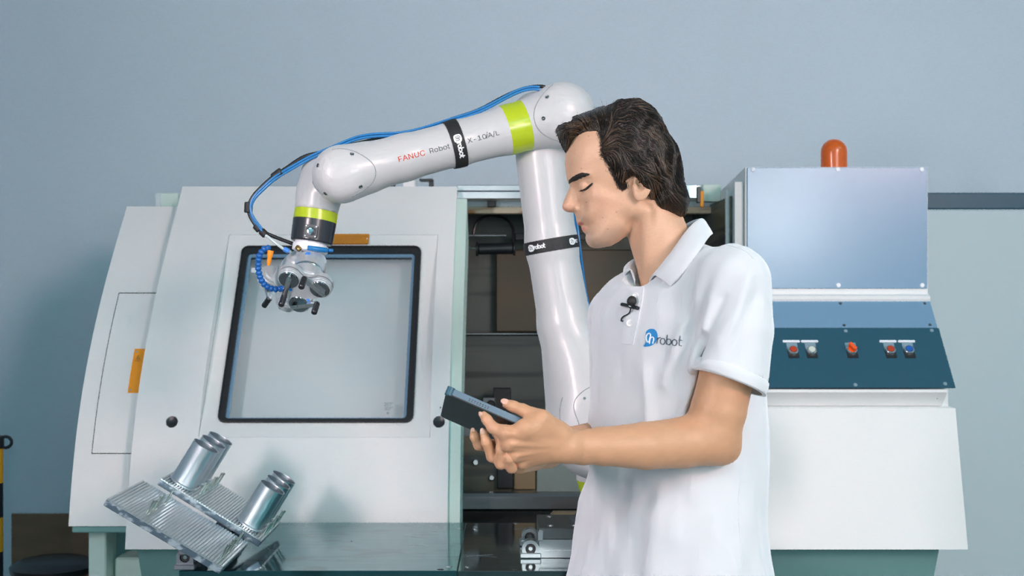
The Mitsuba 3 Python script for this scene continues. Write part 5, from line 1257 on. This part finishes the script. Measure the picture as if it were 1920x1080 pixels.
# ---- tablet held in both hands
TB = 'tablet'
C0 = P(842, 725, 1.872); e1 = np.array([.918, -.014, -.396]); e1 /= np.linalg.norm(e1); e2 = np.array([-.093, .969, -.228]); e2 -= e1 * (e1 @ e2); e2 /= np.linalg.norm(e2); n3 = np.cross(e1, e2)
MT = np.eye(4); MT[:3, 0] = e1; MT[:3, 1] = e2; MT[:3, 2] = n3; MT[:3, 3] = C0
tw, tl_ = .144, .25
slab = lambda z0, z1, ins, r: move(extrude(rrect(ins, ins, tw - ins, tl_ - ins, r), z1 - z0), MT @ Tz(z0))
labels[TB] = {'label': 'black-backed tablet held in both hands', 'category': 'tablet'}
part(TB, 'shell', cat([slab(-.0095, -.0015, 0, .010), slab(-.0015, -.0002, .0006, .0095)]), 'mat_tablet_edge', 25, 'grey metal edge')
part(TB, 'back_cover', cat([slab(-.0113, -.0096, -.0005, .0105)]), 'mat_tablet_back', 25, 'matt black back')
part(TB, 'screen', slab(-.0002, .0006, .004, .007), 'mat_screen_glass', 25)
gr = [move(box(.034 + .0042 * i, .0362 + .0042 * i, -.0004, .001, -.0078 + .0026 * j, -.0066 + .0026 * j), MT) for i in range(8) for j in range(2)]
part(TB, 'speaker_grille', cat(gr), 'mat_ink', False, 'dark speaker slots'); 
part(TB, 'corner_guard', move(extrude(rrect(-.0015, -.0015, .010, .014, .006).difference(sg.box(.0035, .003, .02, .02)), .0125), MT @ Tz(-.0116)), 'mat_slate_lacquer', 30)
# ---- lapel microphone
MC = 'lapel_microphone'; labels[MC] = {'label': 'small black clip-on microphone on the shirt placket', 'category': 'microphone'}
p, _ = chest(1187, 576); pm = p + CN * .010; hxv = np.cross([0, 0, 1], CN); hxv /= np.linalg.norm(hxv); vv = np.cross(CN, hxv)
w2 = lambda px, py, l: chest(px, py)[0] + CN * l
part(MC, 'windscreen', move(trimesh.creation.icosphere(3, .0078), frame(w2(1191.5, 567, .011), vv + hxv * .25) @ np.diag([1, 1, 1.12, 1])), 'mat_strap', True, 'black foam windscreen')
part(MC, 'clip', cat([tube([w2(1170, 572, .006), w2(1184, 575, .008), w2(1200, 579, .007)], .0032, 8), tube([w2(1170, 572, .003), w2(1184, 575, .004), w2(1200, 579, .004)], .0026, 8)]), 'mat_black_plastic', 30)
part(MC, 'holder', tube([w2(1190, 572, .010), w2(1188, 577, .010)], .0034, 12), 'mat_steel', 30)
part(MC, 'cable', tube(curve([w2(1188, 577, .009), w2(1184, 586, .005), w2(1175, 592, .003), w2(1167, 598, .0025), w2(1166, 601, .002), w2(1169, 602, .001)], 30), .0011, 8), 'mat_cable_black', True)
